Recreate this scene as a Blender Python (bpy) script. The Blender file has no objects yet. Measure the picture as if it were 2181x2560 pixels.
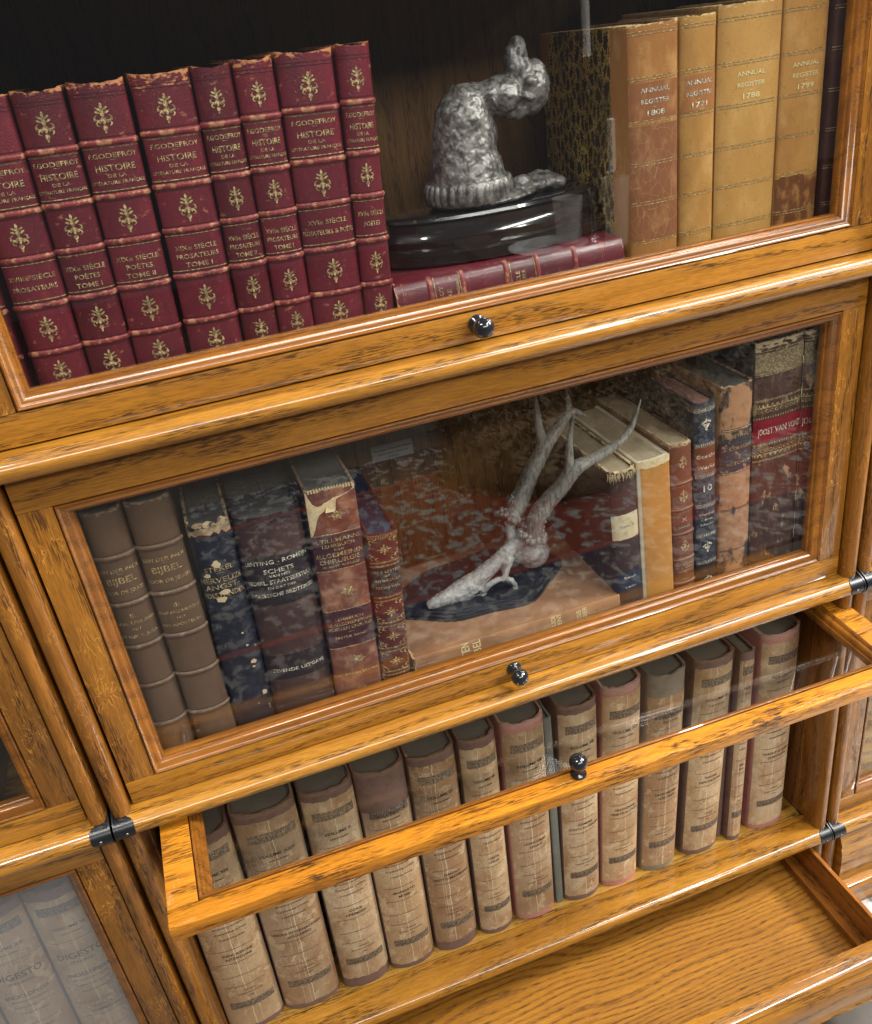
import bpy, bmesh, math, random
from mathutils import Vector, Matrix, Euler
random.seed(7)
sc = bpy.context.scene
PI = math.pi
# ------------------------------------------------------------------ camera
cd = bpy.data.cameras.new('camera'); cam = bpy.data.objects.new('camera', cd)
sc.collection.objects.link(cam); sc.camera = cam
CAMR = [[0.9400021, -0.3172034, -0.1256104], [-0.2584521, -0.4217396, -0.8691019], [0.2227072, 0.849422, -0.478418]]
CAMC = [0.155382, -0.691185, 0.611001]
F_PX = 2214.25
cd.sensor_fit = 'HORIZONTAL'; cd.sensor_width = 36.0; cd.lens = F_PX/2181.0*36.0
cd.clip_start = 0.02; cd.clip_end = 60
m = Matrix.Identity(4)
for i in range(3):           # rows of R are the camera's right, down and forward in world space
    m[i][0] = CAMR[0][i]; m[i][1] = -CAMR[1][i]; m[i][2] = -CAMR[2][i]; m[i][3] = CAMC[i]
cam.matrix_world = m
sc.render.resolution_x = 872; sc.render.resolution_y = 1024
# ------------------------------------------------------------------ world, lamps of the showroom and one added lamp
w = bpy.data.worlds.new('World'); sc.world = w; w.use_nodes = True
bg = w.node_tree.nodes['Background']; bg.inputs[0].default_value = (0.92, 0.95, 1.0, 1); bg.inputs[1].default_value = 0.11
def lamp(name, loc, target, sx, sy, power, col=(1, .97, .92)):
    l = bpy.data.lights.new(name, 'AREA'); l.shape = 'RECTANGLE'; l.size = sx; l.size_y = sy
    l.energy = power; l.color = col
    o = bpy.data.objects.new(name, l); sc.collection.objects.link(o); o.location = loc
    d = Vector(target)-Vector(loc); o.rotation_euler = d.to_track_quat('-Z', 'Y').to_euler()
    return o
lamp('ceiling_lamp', (3.1, -0.85, 2.1), (0.6, 0, -.3), .5, .5, 165)
lamp('ceiling_lamp', (1.75, -0.80, 2.15), (1.0, -.2, 0), 1.9, .16, 52)
lamp('ceiling_lamp', (-0.70, -0.80, 2.15), (0.0, -.1, 0), .8, .16, 30)
lamp('ceiling_lamp', (0.6, -2.9, 2.0), (0.4, 0, 0), 3.0, .5, 62)
lamp('ceiling_lamp', (1.9, -2.2, 2.2), (1.7, -2.3, -.6), 1.2, .2, 40)  # added lamp, brightens the table and candles mirrored in the glass
sc.view_settings.view_transform = 'Standard'; sc.view_settings.look = 'None'
sc.view_settings.exposure = 0.0; sc.view_settings.gamma = 1; sc.view_settings.use_curve_mapping = False

# ------------------------------------------------------------------ mesh helpers
class MB:
    def __init__(s): s.v = []; s.f = []; s.m = []
    def add(s, vs, fs, mi=0):
        n = len(s.v); s.v += [tuple(q) for q in vs]
        for q in fs: s.f.append(tuple(n+i for i in q)); s.m.append(mi)
        return s
    def box(s, x0, x1, y0, y1, z0, z1, mi=0):
        return s.add([(x0,y0,z0),(x1,y0,z0),(x1,y1,z0),(x0,y1,z0),(x0,y0,z1),(x1,y0,z1),(x1,y1,z1),(x0,y1,z1)],
              [(0,3,2,1),(4,5,6,7),(0,1,5,4),(1,2,6,5),(2,3,7,6),(3,0,4,7)], mi)
    def bbox(s, x0, x1, y0, y1, z0, z1, b=.0008, mi=0):
        # box with chamfered edges
        bm = bmesh.new(); bmesh.ops.create_cube(bm, size=1)
        for v in bm.verts: v.co = ((x0+x1)/2+v.co.x*(x1-x0), (y0+y1)/2+v.co.y*(y1-y0), (z0+z1)/2+v.co.z*(z1-z0))
        bmesh.ops.bevel(bm, geom=bm.edges[:], offset=b, segments=2, profile=.6, affect='EDGES')
        s.frombm(bm, mi); return s
    def frombm(s, bm, mi=0):
        bm.verts.index_update()
        s.add([v.co[:] for v in bm.verts], [[v.index for v in f.verts] for f in bm.faces], mi); bm.free()
    def extrude(s, prof, axis, a, b, mi=0, closed=True, n=1, cap=True):
        # prof: list of 2D points; axis x -> (y,z), z -> (x,y)
        k = len(prof); vs = []
        for i in range(n+1):
            t = a+(b-a)*i/n
            for p in prof:
                vs.append((t, p[0], p[1]) if axis == 'x' else ((p[0], p[1], t) if axis == 'z' else (p[0], t, p[1])))
        fs = []
        for i in range(n):
            for j in range(k if closed else k-1):
                j2 = (j+1) % k
                fs.append((i*k+j, i*k+j2, (i+1)*k+j2, (i+1)*k+j))
        if closed and cap: fs += [tuple(range(k-1, -1, -1)), tuple(range(n*k, n*k+k))]
        return s.add(vs, fs, mi)
    def lathe(s, prof, c=(0,0,0), n=24, axis='z', mi=0):
        vs = []
        for r, h in prof:
            for i in range(n):
                a = 2*PI*i/n
                p = (r*math.cos(a), r*math.sin(a), h)
                if axis == '-y': p = (p[0], -p[2], p[1])
                vs.append((c[0]+p[0], c[1]+p[1], c[2]+p[2]))
        fs = []
        for j in range(len(prof)-1):
            for i in range(n):
                i2 = (i+1) % n
                fs.append((j*n+i, j*n+i2, (j+1)*n+i2, (j+1)*n+i))
        fs += [tuple(range(n-1, -1, -1)), tuple(range((len(prof)-1)*n, len(prof)*n))]
        return s.add(vs, fs, mi)
    def tube(s, pts, rad, n=10, jit=0, mi=0, ridge=0):
        P = [Vector(p) for p in pts]; vs = []; up = Vector((0,1,.1))
        for i, p in enumerate(P):
            d = (P[min(i+1,len(P)-1)]-P[max(i-1,0)]).normalized()
            a = d.cross(up).normalized(); b = d.cross(a).normalized()
            for k in range(n):
                t = 2*PI*k/n; r = rad[i]*(1+random.uniform(-jit, jit))
                r *= 1+ridge*math.sin(k*2.6+1)*(1 if k % 2 else -1); vs.append(p+a*r*math.cos(t)+b*r*math.sin(t))
        fs = []
        for i in range(len(P)-1):
            for k in range(n):
                k2 = (k+1) % n; fs.append((i*n+k, i*n+k2, (i+1)*n+k2, (i+1)*n+k))
        fs += [tuple(range(n-1,-1,-1)), tuple(range((len(P)-1)*n, len(P)*n))]
        return s.add(vs, fs, mi)
def build(name, mb, mats, parent=None, smooth=False, off=None, fix=True):
    me = bpy.data.meshes.new(name)
    vs = mb.v if off is None else [(a-off[0], b-off[1], c-off[2]) for a, b, c in mb.v]
    me.from_pydata(vs, [], mb.f)
    if not isinstance(mats, (list, tuple)): mats = [mats]
    for q in mats: me.materials.append(q)
    me.polygons.foreach_set('material_index', mb.m)
    if fix:
        bm = bmesh.new(); bm.from_mesh(me); bmesh.ops.recalc_face_normals(bm, faces=bm.faces[:]); bm.to_mesh(me); bm.free()
    if smooth:
        me.shade_smooth()
        if smooth is not True: me.set_sharp_from_angle(angle=math.radians(smooth))
    o = bpy.data.objects.new(name, me); sc.collection.objects.link(o)
    if parent: o.parent = parent
    return o
def empty(name, loc=(0,0,0), rot=(0,0,0)):
    o = bpy.data.objects.new(name, None); o.empty_display_size = .02; sc.collection.objects.link(o)
    o.location = loc; o.rotation_euler = rot; return o
def tag(o, label=None, cat=None, group=None, kind=None):
    if label: o['label'] = label
    if cat: o['category'] = cat
    if group: o['group'] = group
    if kind: o['kind'] = kind
    return o

# ------------------------------------------------------------------ materials
class NT:
    def __init__(s, name):
        s.mat = bpy.data.materials.new(name); s.mat.use_nodes = True; s.t = s.mat.node_tree; s.t.nodes.clear()
        s.out = s.n('ShaderNodeOutputMaterial'); s.b = s.n('ShaderNodeBsdfPrincipled')
        s.t.links.new(s.b.outputs[0], s.out.inputs[0])
    def n(s, typ, **kw):
        q = s.t.nodes.new(typ)
        for k, v in kw.items(): setattr(q, k, v)
        return q
    def put(s, inp, val):
        if isinstance(val, bpy.types.NodeSocket): s.t.links.new(val, inp)
        else: inp.default_value = (*val, 1) if (hasattr(val, '__len__') and len(val) == 3 and inp.type == 'RGBA') else val
    def coord(s, scale=(1,1,1), loc=(0,0,0), rnd=0.0, rot=(0,0,0)):
        tc = s.n('ShaderNodeTexCoord'); src = tc.outputs['Object']
        if rnd:
            oi = s.n('ShaderNodeObjectInfo'); mu = s.n('ShaderNodeVectorMath', operation='SCALE')
            mu.inputs[0].default_value = (rnd, rnd*.7, rnd*1.3); s.t.links.new(oi.outputs['Random'], mu.inputs['Scale'])
            ad = s.n('ShaderNodeVectorMath', operation='ADD'); s.t.links.new(src, ad.inputs[0]); s.t.links.new(mu.outputs[0], ad.inputs[1]); src = ad.outputs[0]
        mp = s.n('ShaderNodeMapping'); mp.inputs['Scale'].default_value = scale; mp.inputs['Location'].default_value = loc; mp.inputs['Rotation'].default_value = rot
        s.t.links.new(src, mp.inputs['Vector']); return mp.outputs[0]
    def noise(s, vec, scale=5, detail=3, rough=.55, dist=0):
        q = s.n('ShaderNodeTexNoise'); s.put(q.inputs['Vector'], vec); q.inputs['Scale'].default_value = scale
        q.inputs['Detail'].default_value = detail; q.inputs['Roughness'].default_value = rough; q.inputs['Distortion'].default_value = dist
        return q.outputs['Fac']
    def vor(s, vec, scale=5, feat='F1', out='Distance'):
        q = s.n('ShaderNodeTexVoronoi', feature=feat); s.put(q.inputs['Vector'], vec); q.inputs['Scale'].default_value = scale
        return q.outputs[out]
    def mr(s, v, a, b, c=0., d=1.):
        q = s.n('ShaderNodeMapRange'); s.put(q.inputs[0], v)
        for i, x in enumerate((a, b, c, d)): s.put(q.inputs[i+1], x)
        return q.outputs[0]
    def math(s, op, a, b=0., cl=False):
        q = s.n('ShaderNodeMath', operation=op); s.put(q.inputs[0], a); s.put(q.inputs[1], b); q.use_clamp = cl; return q.outputs[0]
    def mix(s, f, a, b, blend='MIX'):
        q = s.n('ShaderNodeMix', data_type='RGBA', blend_type=blend); s.put(q.inputs[0], f); s.put(q.inputs[6], a); s.put(q.inputs[7], b); return q.outputs[2]
    def sep(s):
        tc = s.n('ShaderNodeTexCoord'); q = s.n('ShaderNodeSeparateXYZ'); s.t.links.new(tc.outputs['Object'], q.inputs[0]); return q.outputs
    def bump(s, h, strength=.3, dist=.001):
        q = s.n('ShaderNodeBump'); q.inputs['Strength'].default_value = strength; q.inputs['Distance'].default_value = dist
        s.put(q.inputs['Height'], h); s.t.links.new(q.outputs[0], s.b.inputs['Normal']); return q
    def set(s, **kw):
        nm = dict(col='Base Color', rough='Roughness', metal='Metallic', spec='Specular IOR Level', coat='Coat Weight', coatr='Coat Roughness', alpha='Alpha', sss='Subsurface Weight')
        for k, v in kw.items(): s.put(s.b.inputs[nm[k]], v)
        return s.mat

def oak(name, axis, light=(.46,.200,.020), mid=(.275,.107,.011), dark=(.032,.012,.002), ray=0.0, wear=0.0, rough=.34, coat=.8, cath=.5, pore=1.0, freq=260., wob=9.):
    t = NT(name)
    def sc3(al, ac): return tuple(al if 'xyz'[i] == axis else ac for i in range(3))
    big = t.noise(t.coord(sc3(1.5, 9), rnd=9), 2.2, 4, .6)
    st = t.noise(t.coord(sc3(2.2, 60), rnd=9), 5, 5, .65)
    lowv = t.noise(t.coord(sc3(1.6, 7), rnd=9), 2.0, 2, .5)
    sx = t.n('ShaderNodeSeparateXYZ'); t.put(sx.inputs[0], t.coord((1,1,1), rnd=.11))
    ac = [q for q in (0,1,2) if 'xyz'[q] != axis]
    across = t.math('ADD', sx.outputs[ac[0]], sx.outputs[ac[1]])
    ph = t.math('ADD', t.math('MULTIPLY', across, freq), t.math('MULTIPLY', lowv, wob*3))
    rings = t.mr(t.math('SINE', ph), -.1, 1., 0, 1)
    prm = t.mr(t.noise(t.coord(sc3(75, 900), rnd=9), 1, 2, .5), .50, .60, 0, 1)
    prm2 = t.mr(t.noise(t.coord(sc3(34, 760), rnd=5), 1, 3, .6), .53, .61, 0, 1)
    pm = t.math('MULTIPLY', t.math('MAXIMUM', prm, t.math('MULTIPLY', prm2, .9)), t.mr(rings, 0, 1, .30, 1))
    col = t.mix(t.mr(big, .3, .72), light, mid)
    col = t.mix(t.math('MULTIPLY', t.mr(st, .45, .75), .50), col, tuple(q*.45 for q in mid))
    col = t.mix(t.math('MULTIPLY', rings, .28*cath), col, dark)
    col = t.mix(t.math('MULTIPLY', pm, .85*pore), col, dark)
    if ray:
        ry = t.noise(t.coord(sc3(40, 150), rnd=5, rot=(0,.30,0)), 1, 2, .5, 1.2)
        rr = t.math('MULTIPLY', t.mr(t.math('ABSOLUTE', t.math('SUBTRACT', ry, .5)), .004, .022, 1, 0), t.mr(t.noise(t.coord((22,)*3, rnd=3), 1, 2), .46, .58))
        col = t.mix(t.math('MULTIPLY', rr, ray), col, (.70,.33,.06))
    if wear:
        wn = t.noise(t.coord(sc3(45, 300), rnd=3), 1, 6, .7)
        wz = t.noise(t.coord((11,)*3, rnd=3), 1, 3)
        wm = t.math('MULTIPLY', t.mr(wn, .50, .60), t.mr(wz, .56, .66))
        col = t.mix(t.math('MULTIPLY', wm, wear), col, (.030,.014,.007))
    t.bump(t.math('ADD', t.math('MULTIPLY', pm, -1.), t.math('MULTIPLY', st, .35)), .25, .0005)
    return t.set(col=col, rough=t.mr(st, .3, .8, rough, rough+.14), coat=coat, coatr=.035, spec=.3)
OX = oak('oak_rail_grain', 'x', wear=.25); OZ = oak('oak_stile_grain', 'z', light=(.35,.143,.017), mid=(.215,.079,.009), ray=.6)
OXR = oak('oak_roll_grain', 'x', light=(.49,.225,.026), wear=.6, rough=.28, coat=1.)
OZC = oak('oak_column_grain', 'z', light=(.33,.130,.016), mid=(.19,.068,.008), ray=.3)
OM = oak('oak_moulding_grain', 'x', light=(.30,.110,.015), mid=(.19,.065,.009), pore=.6, coat=.9, rough=.2)
OSH = oak('oak_shelf_grain', 'x', light=(.50,.27,.05), mid=(.38,.19,.03), cath=.9)
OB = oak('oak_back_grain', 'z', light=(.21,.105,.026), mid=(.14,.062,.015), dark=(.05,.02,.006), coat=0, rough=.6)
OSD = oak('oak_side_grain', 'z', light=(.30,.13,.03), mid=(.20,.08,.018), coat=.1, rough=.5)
ODR = oak('oak_drawer_grain', 'x', light=(.44,.195,.022), mid=(.31,.125,.014), dark=(.075,.028,.006), cath=1.15, freq=760, wob=17., wear=.15, coat=.1, rough=.45)
ODS = oak('oak_drawer_side_grain', 'y', light=(.38,.14,.022), mid=(.30,.10,.016), cath=.4, coat=.2, rough=.4)
ODF = oak('oak_open_door_grain', 'x', light=(.62,.25,.018), mid=(.50,.175,.010), wear=1.0, coat=.3, rough=.35)

def plain(name, col, rough=.5, metal=0, coat=0, spec=.5, nz=None, bump=None):
    t = NT(name); c = col
    if nz:
        for (c2, scl, lo, hi, amt) in nz:
            v = t.coord(scl if hasattr(scl, '__len__') else (scl,)*3, rnd=3)
            c = t.mix(t.math('MULTIPLY', t.mr(t.noise(v, 1, 4, .6), lo, hi), amt), c, c2)
    if bump: t.bump(t.noise(t.coord((bump[0],)*3), 1, 4, .6), bump[1], .001)
    return t.set(col=c, rough=rough, metal=metal, coat=coat, spec=spec)
BLACK = plain('black_lacquer', (.012,.013,.016), .16, coat=.6)
BLACKM = plain('black_metal', (.007,.008,.010), .30, spec=.6)
STEEL = plain('screw_steel', (.25,.25,.27), .3, 1)
DARKGAP = plain('dark_gap', (.012,.008,.005), .8)
def glass(name='pane_glass', tint=(.97,.98,.975)):
    t = NT(name); t.t.nodes.remove(t.b)
    g = t.n('ShaderNodeNewGeometry'); d = t.n('ShaderNodeVectorMath', operation='DOT_PRODUCT')
    t.t.links.new(g.outputs['Normal'], d.inputs[0]); t.t.links.new(g.outputs['Incoming'], d.inputs[1])
    c = t.math('ABSOLUTE', d.outputs['Value']); x = t.math('POWER', t.math('SUBTRACT', 1., c), 5.)
    fr = t.math('ADD', t.math('MULTIPLY', x, .95), .052)
    tr = t.n('ShaderNodeBsdfTransparent'); tr.inputs[0].default_value = (*tint, 1)
    gl = t.n('ShaderNodeBsdfGlossy'); gl.inputs['Roughness'].default_value = .012
    mx = t.n('ShaderNodeMixShader'); t.t.links.new(fr, mx.inputs[0]); t.t.links.new(tr.outputs[0], mx.inputs[1]); t.t.links.new(gl.outputs[0], mx.inputs[2])
    t.t.links.new(mx.outputs[0], t.out.inputs[0]); return t.mat
GLASS = glass()
def haze_glass():  # pale diffuse mixed into the pane imitates the veil of reflected floor
    m_ = glass('painted_haze_glass'); nt = m_.node_tree; out = [n for n in nt.nodes if n.type == 'OUTPUT_MATERIAL'][0]; sh = out.inputs[0].links[0].from_socket
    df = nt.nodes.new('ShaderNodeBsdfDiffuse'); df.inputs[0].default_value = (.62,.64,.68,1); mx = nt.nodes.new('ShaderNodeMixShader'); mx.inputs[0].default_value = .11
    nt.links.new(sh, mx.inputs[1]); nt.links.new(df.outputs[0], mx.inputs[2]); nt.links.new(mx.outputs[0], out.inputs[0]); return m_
HAZE_GLASS = haze_glass()

# ------------------------------------------------------------------ bookcases
W = .80; XO = .0272
def knob(parent, c, name='knob', axis='-y', s=1.0):
    prof = [(.0078,0),(.0082,.0014),(.0074,.0030),(.0048,.0042),(.0042,.0062),(.0052,.0082)]
    for i in range(0, 13):
        a = -1.05+i*(PI/2+1.05)/12; prof.append((max(.0001,.0092*math.cos(a)), .0165+.0088*math.sin(a)))
    mb = MB().lathe([(r*s, h*s) for r, h in prof], c, 28, axis)
    return build(name, mb, BLACK, parent, True)
def make_door(case, org, zopen, ztop, zob=.0255, rot=(0,0,0), th=.019, fm=None, loc=None):
    # origin at lower left front corner, front face at y=0
    fm = fm or [OX, OZ]
    mb = MB(); b = .0009
    mb.bbox(0, W, 0, th, 0, zob, b, 0)
    mb.bbox(0, W, 0, th, zopen, ztop, b, 0)
    mb.bbox(0, XO, 0.0004, th, zob+.0002, zopen-.0002, b, 1)
    mb.bbox(W-XO, W, 0.0004, th, zob+.0002, zopen-.0002, b, 1)
    d = build('door', mb, fm, case, 35)
    d.location = loc if loc else org; d.rotation_euler = rot
    prof = [(.0001,.0045),(.0011,.0045),(.0013,-.0002),(.0024,-.0010),(.0034,-.0002),(.0042,.0014),(.0062,.0020),(.0084,.0036),(.0100,.0062),(.0106,.0082),(.0122,.0086),(.0128,.0100),(.0128,.0160),(0,.0160)]
    mm = MB(); k = len(prof); vs = []
    for (cx, cz, sx, sz) in [(XO,zob,1,1),(W-XO,zob,-1,1),(W-XO,zopen,-1,-1),(XO,zopen,1,-1)]:
        for p in prof: vs.append((cx+sx*p[0], p[1], cz+sz*p[0]))
    fs = []
    for c in range(4):
        c2 = (c+1) % 4
        for j in range(k):
            j2 = (j+1) % k; fs.append((c*k+j, c2*k+j, c2*k+j2, c*k+j2))
    mm.add(vs, fs); build('moulding', mm, OM, d, 50)
    g = MB().box(XO+.004, W-XO-.004, .0105, .0130, zob+.004, zopen-.004)
    build('glass_pane', g, GLASS, d)
    knob(d, (.3955, 0, .0150))
    return d
RAILP = [(.019,0),(-.006,0)]+[(-.0130-.0100*math.sin(a), -.0098+.0098*math.cos(a)) for a in [i*PI/12 for i in range(0, 11)]]+[(-.010,-.0196),(.019,-.0196)]
def railpt(i): return RAILP[i]
def make_rail(case, x0, z):
    mb = MB().extrude([(p[0], p[1]+z) for p in RAILP], 'x', x0-.0185, x0+W+.0185, 0)
    r = build('rail', mb, OXR, case, 40)
    for s in (-1, 1):
        xe = x0-.0190 if s < 0 else x0+W+.0190
        arc = RAILP[1:13]; mb = MB(); nA = len(arc); vs = []
        cen = (-.010, -.0098)
        for k, p in enumerate(arc):
            t = (k/(nA-1))*2-1
            L = .0175*(max(0, 1-t**4))**.5 if abs(t) > .35 else .0175
            L = max(L, .006)
            d = Vector((p[0]-cen[0], p[1]-cen[1])); d.normalize(); q = (p[0]+d.x*.0010, p[1]+d.y*.0010)
            for f in (0, .33, .66, 1):
                vs.append((xe-s*L*f, q[0], q[1]+z))
            vs.append((xe-s*L, p[0], p[1]+z))
        fs = []
        for k in range(nA-1):
            for j in range(4): fs.append((k*5+j, (k+1)*5+j, (k+1)*5+j+1, k*5+j+1))
        mb.add(vs, fs)
        mb.extrude([(p[0], p[1]+z) for p in [(-.004,.006),(-.0145,.002)]+[(-.0135-.0112*math.sin(a), -.0098+.0112*math.cos(a)) for a in [i*PI/8 for i in range(1, 9)]]+[(.01,-.021),(.01,.006)]], 'x', xe-s*.0002, xe+s*.0014)
        br = build('corner_bracket', mb, BLACKM, case, 40)
        sm = MB().lathe([(.0016,0),(.0015,.0007),(.0008,.0011),(.0001,.0012)], (xe-s*.0095, -.0236, z-.0105), 12, '-y')
        build('screw', sm, STEEL, br, True)
def column(case, x0, x1, z0, z1):
    xc = (x0+x1)/2; a = (x1-x0)/2
    prof = [(x0, .030)]+[(xc-a*math.cos(t), -.0035-.0085*math.sin(t)) for t in [i*PI/12 for i in range(13)]]+[(x1, .030)]
    return build('column', MB().extrude(prof, 'z', z0, z1), OZC, case, 50)
ROWS = [  # bottom z of the row, top of glass opening, top of door, z of the rail above
    (.371, .371+.317, .371+.352, .742), (0., .3171, .3515, .371), (-.413, -.413+.358, -.413+.391, 0.)]
def make_case(x0, label, open_row=None, base=(0,0,0)):
    c = empty('bookcase', (x0+W/2, .13, -.60)); off = c.location.copy()
    tag(c, label, 'bookcase', 'barrister bookcases side by side')
    holder = c
    class Off:  # parts are built in world coordinates and shifted to the case's origin
        pass
    made = []
    def track(fn, *a, **k):
        before = set(bpy.data.objects); r = fn(*a, **k)
        for o in set(bpy.data.objects)-before:
            if o.parent == c: o.location = Vector(o.location)-off
        return r
    for ri, (zb, zo, zt, zr) in enumerate(ROWS):
        track(make_rail, c, x0, zb)
        track(column, c, x0-.0198, x0-.0026, zb+.0002, zr-.0200)
        track(column, c, x0+W+.0026, x0+W+.0198, zb+.0002, zr-.0200)
        for s in (0, 1):
            xa, xb = (x0-.0150, x0-.0015) if s == 0 else (x0+W+.0015, x0+W+.0150)
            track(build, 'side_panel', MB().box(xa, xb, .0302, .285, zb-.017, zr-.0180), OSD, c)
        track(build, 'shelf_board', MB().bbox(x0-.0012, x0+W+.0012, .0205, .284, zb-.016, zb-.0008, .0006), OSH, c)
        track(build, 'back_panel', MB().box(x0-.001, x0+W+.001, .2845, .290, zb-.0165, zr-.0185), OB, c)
        if ri != open_row:
            track(make_door, c, (x0, 0, zb+.0015), zo-zb, zt-zb)
    track(make_rail, c, x0, .742)
    track(build, 'shelf_board', MB().bbox(x0-.0012, x0+W+.0012, .0205, .284, .742-.016, .742-.0008, .0006), OSH, c)
    # drawer section and plinth
    for (xa, xb) in ((x0-.0195, x0-.0015), (x0+W+.0015, x0+W+.0195)):
        track(column, c, xa, xb, -.532, -.4330)
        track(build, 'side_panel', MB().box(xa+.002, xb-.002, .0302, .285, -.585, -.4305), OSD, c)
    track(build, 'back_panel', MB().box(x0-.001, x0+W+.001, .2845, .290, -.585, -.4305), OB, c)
    prof = [(.03,-.5325),(-.024,-.5325),(-.030,-.5345),(-.0325,-.540),(-.030,-.546),(-.024,-.549),(-.024,-.588),(.03,-.588)]
    track(build, 'plinth', MB().extrude(prof, 'x', x0-.0195, x0+W+.0195), OX, c, 35)
    return c, off
MAIN, OFFM = make_case(0., 'golden oak bookcase in the middle with its lowest glass door and drawer open', open_row=2)
XL = -.8430; XR = .8430
LEFT, OFFL = make_case(XL, 'golden oak bookcase at the left edge with all its glass doors shut')
RIGHT, OFFR = make_case(XR, 'golden oak bookcase at the right edge, mostly cut off, with closed doors and closed drawer')
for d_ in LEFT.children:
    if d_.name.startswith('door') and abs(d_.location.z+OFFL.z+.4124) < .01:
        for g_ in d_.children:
            if g_.name.startswith('glass_pane'): g_.data.materials[0] = HAZE_GLASS
# raised glass door of the lowest section, pushed half way in
dloc = Vector((.0165, -.127, -.034))
od = make_door(MAIN, None, .355, .388, zob=.0205, th=.0165, fm=[ODF, ODF], loc=(0,0,0))
u = Vector((1, .004, -.020)).normalized(); v_ = Vector((-.004, 1, .055)); v_ = (v_-u*v_.dot(u)).normalized(); n_ = u.cross(v_)   # local x, z, -y
M = Matrix((( u.x, -n_.x, v_.x, 0), (u.y, -n_.y, v_.y, 0), (u.z, -n_.z, v_.z, 0), (0,0,0,1)))
M.translation = dloc-OFFM; od.matrix_local = M
# drawers
def drawer(case, off, x0, yo, ztop=-.449, front_only=False):
    yf = yo
    pr = [(0,-.4490+.449),(-.004,.0005),(-.018,0),(-.0225,-.002),(-.0250,-.007),(-.0235,-.014),(-.0270,-.020),(-.0285,-.030),(-.0285,-.056),(-.0265,-.064),(-.0285,-.072),(-.026,-.078),(0,-.078)]
    if front_only: pr = [(.022,-.435-ztop),(-.006,-.435-ztop),(-.008,-.441-ztop)]+[(p[0]*.55-.002, p[1]-.004) for p in pr[4:-1]]+[(.022,-.082)]
    mb = MB().extrude([(yf+p[0], ztop+p[1]) for p in pr], 'x', x0+.001, x0+W-.001, 0)
    d = build('drawer', mb, OX, case, 35, off=off)
    if not front_only:
        for (xa, xb, xs, xe) in ((x0+.0015, x0+.0115, x0+.0115, x0+.0275), (x0+W-.0035-.0005, x0+W+.0085-.0005-.0005, x0+W-.0195, x0+W-.0040)):
            if xb > x0+W+.004: xa, xb = x0+W-.0045, x0+W+.0010
            build('drawer_side', MB().bbox(xa, xb, yf+.0002, yf+.25, -.515, ztop-.0005, .0008), ODS, d, off=off)
            build('drawer_runner', MB().bbox(xs+.0002, xe, yf+.0004, yf+.249, -.5098, -.496, .0008), ODS, d, off=off)
        build('drawer_bottom', MB().box(x0+.012, x0+W-.0048, yf+.0004, yf+.25, -.5150, -.5100), ODR, d, off=off)
        build('drawer_back', MB().bbox(x0+.012, x0+W-.0048, yf+.238, yf+.2496, -.5095, ztop-.002, .0008), ODS, d, off=off)
    return d
drawer(MAIN, OFFM, 0., -.151)
drawer(LEFT, OFFL, XL, -.002, front_only=True); drawer(RIGHT, OFFR, XR, -.002, front_only=True)

# ------------------------------------------------------------------ lettering
_tc = {}
def text2d(txt, sy=1.0):
    if txt not in _tc:
        cu = bpy.data.curves.new('t', 'FONT'); cu.body = txt; cu.size = 1; cu.align_x = 'CENTER'; cu.resolution_u = 2; cu.offset = .012
        ob = bpy.data.objects.new('t', cu); sc.collection.objects.link(ob)
        bpy.context.view_layer.update()
        me = bpy.data.meshes.new_from_object(ob.evaluated_get(bpy.context.evaluated_depsgraph_get()))
        _tc[txt] = ([tuple(q.co[:2]) for q in me.vertices], [tuple(p.vertices) for p in me.polygons])
        bpy.data.objects.remove(ob); bpy.data.curves.remove(cu); bpy.data.meshes.remove(me)
    return _tc[txt]

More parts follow.
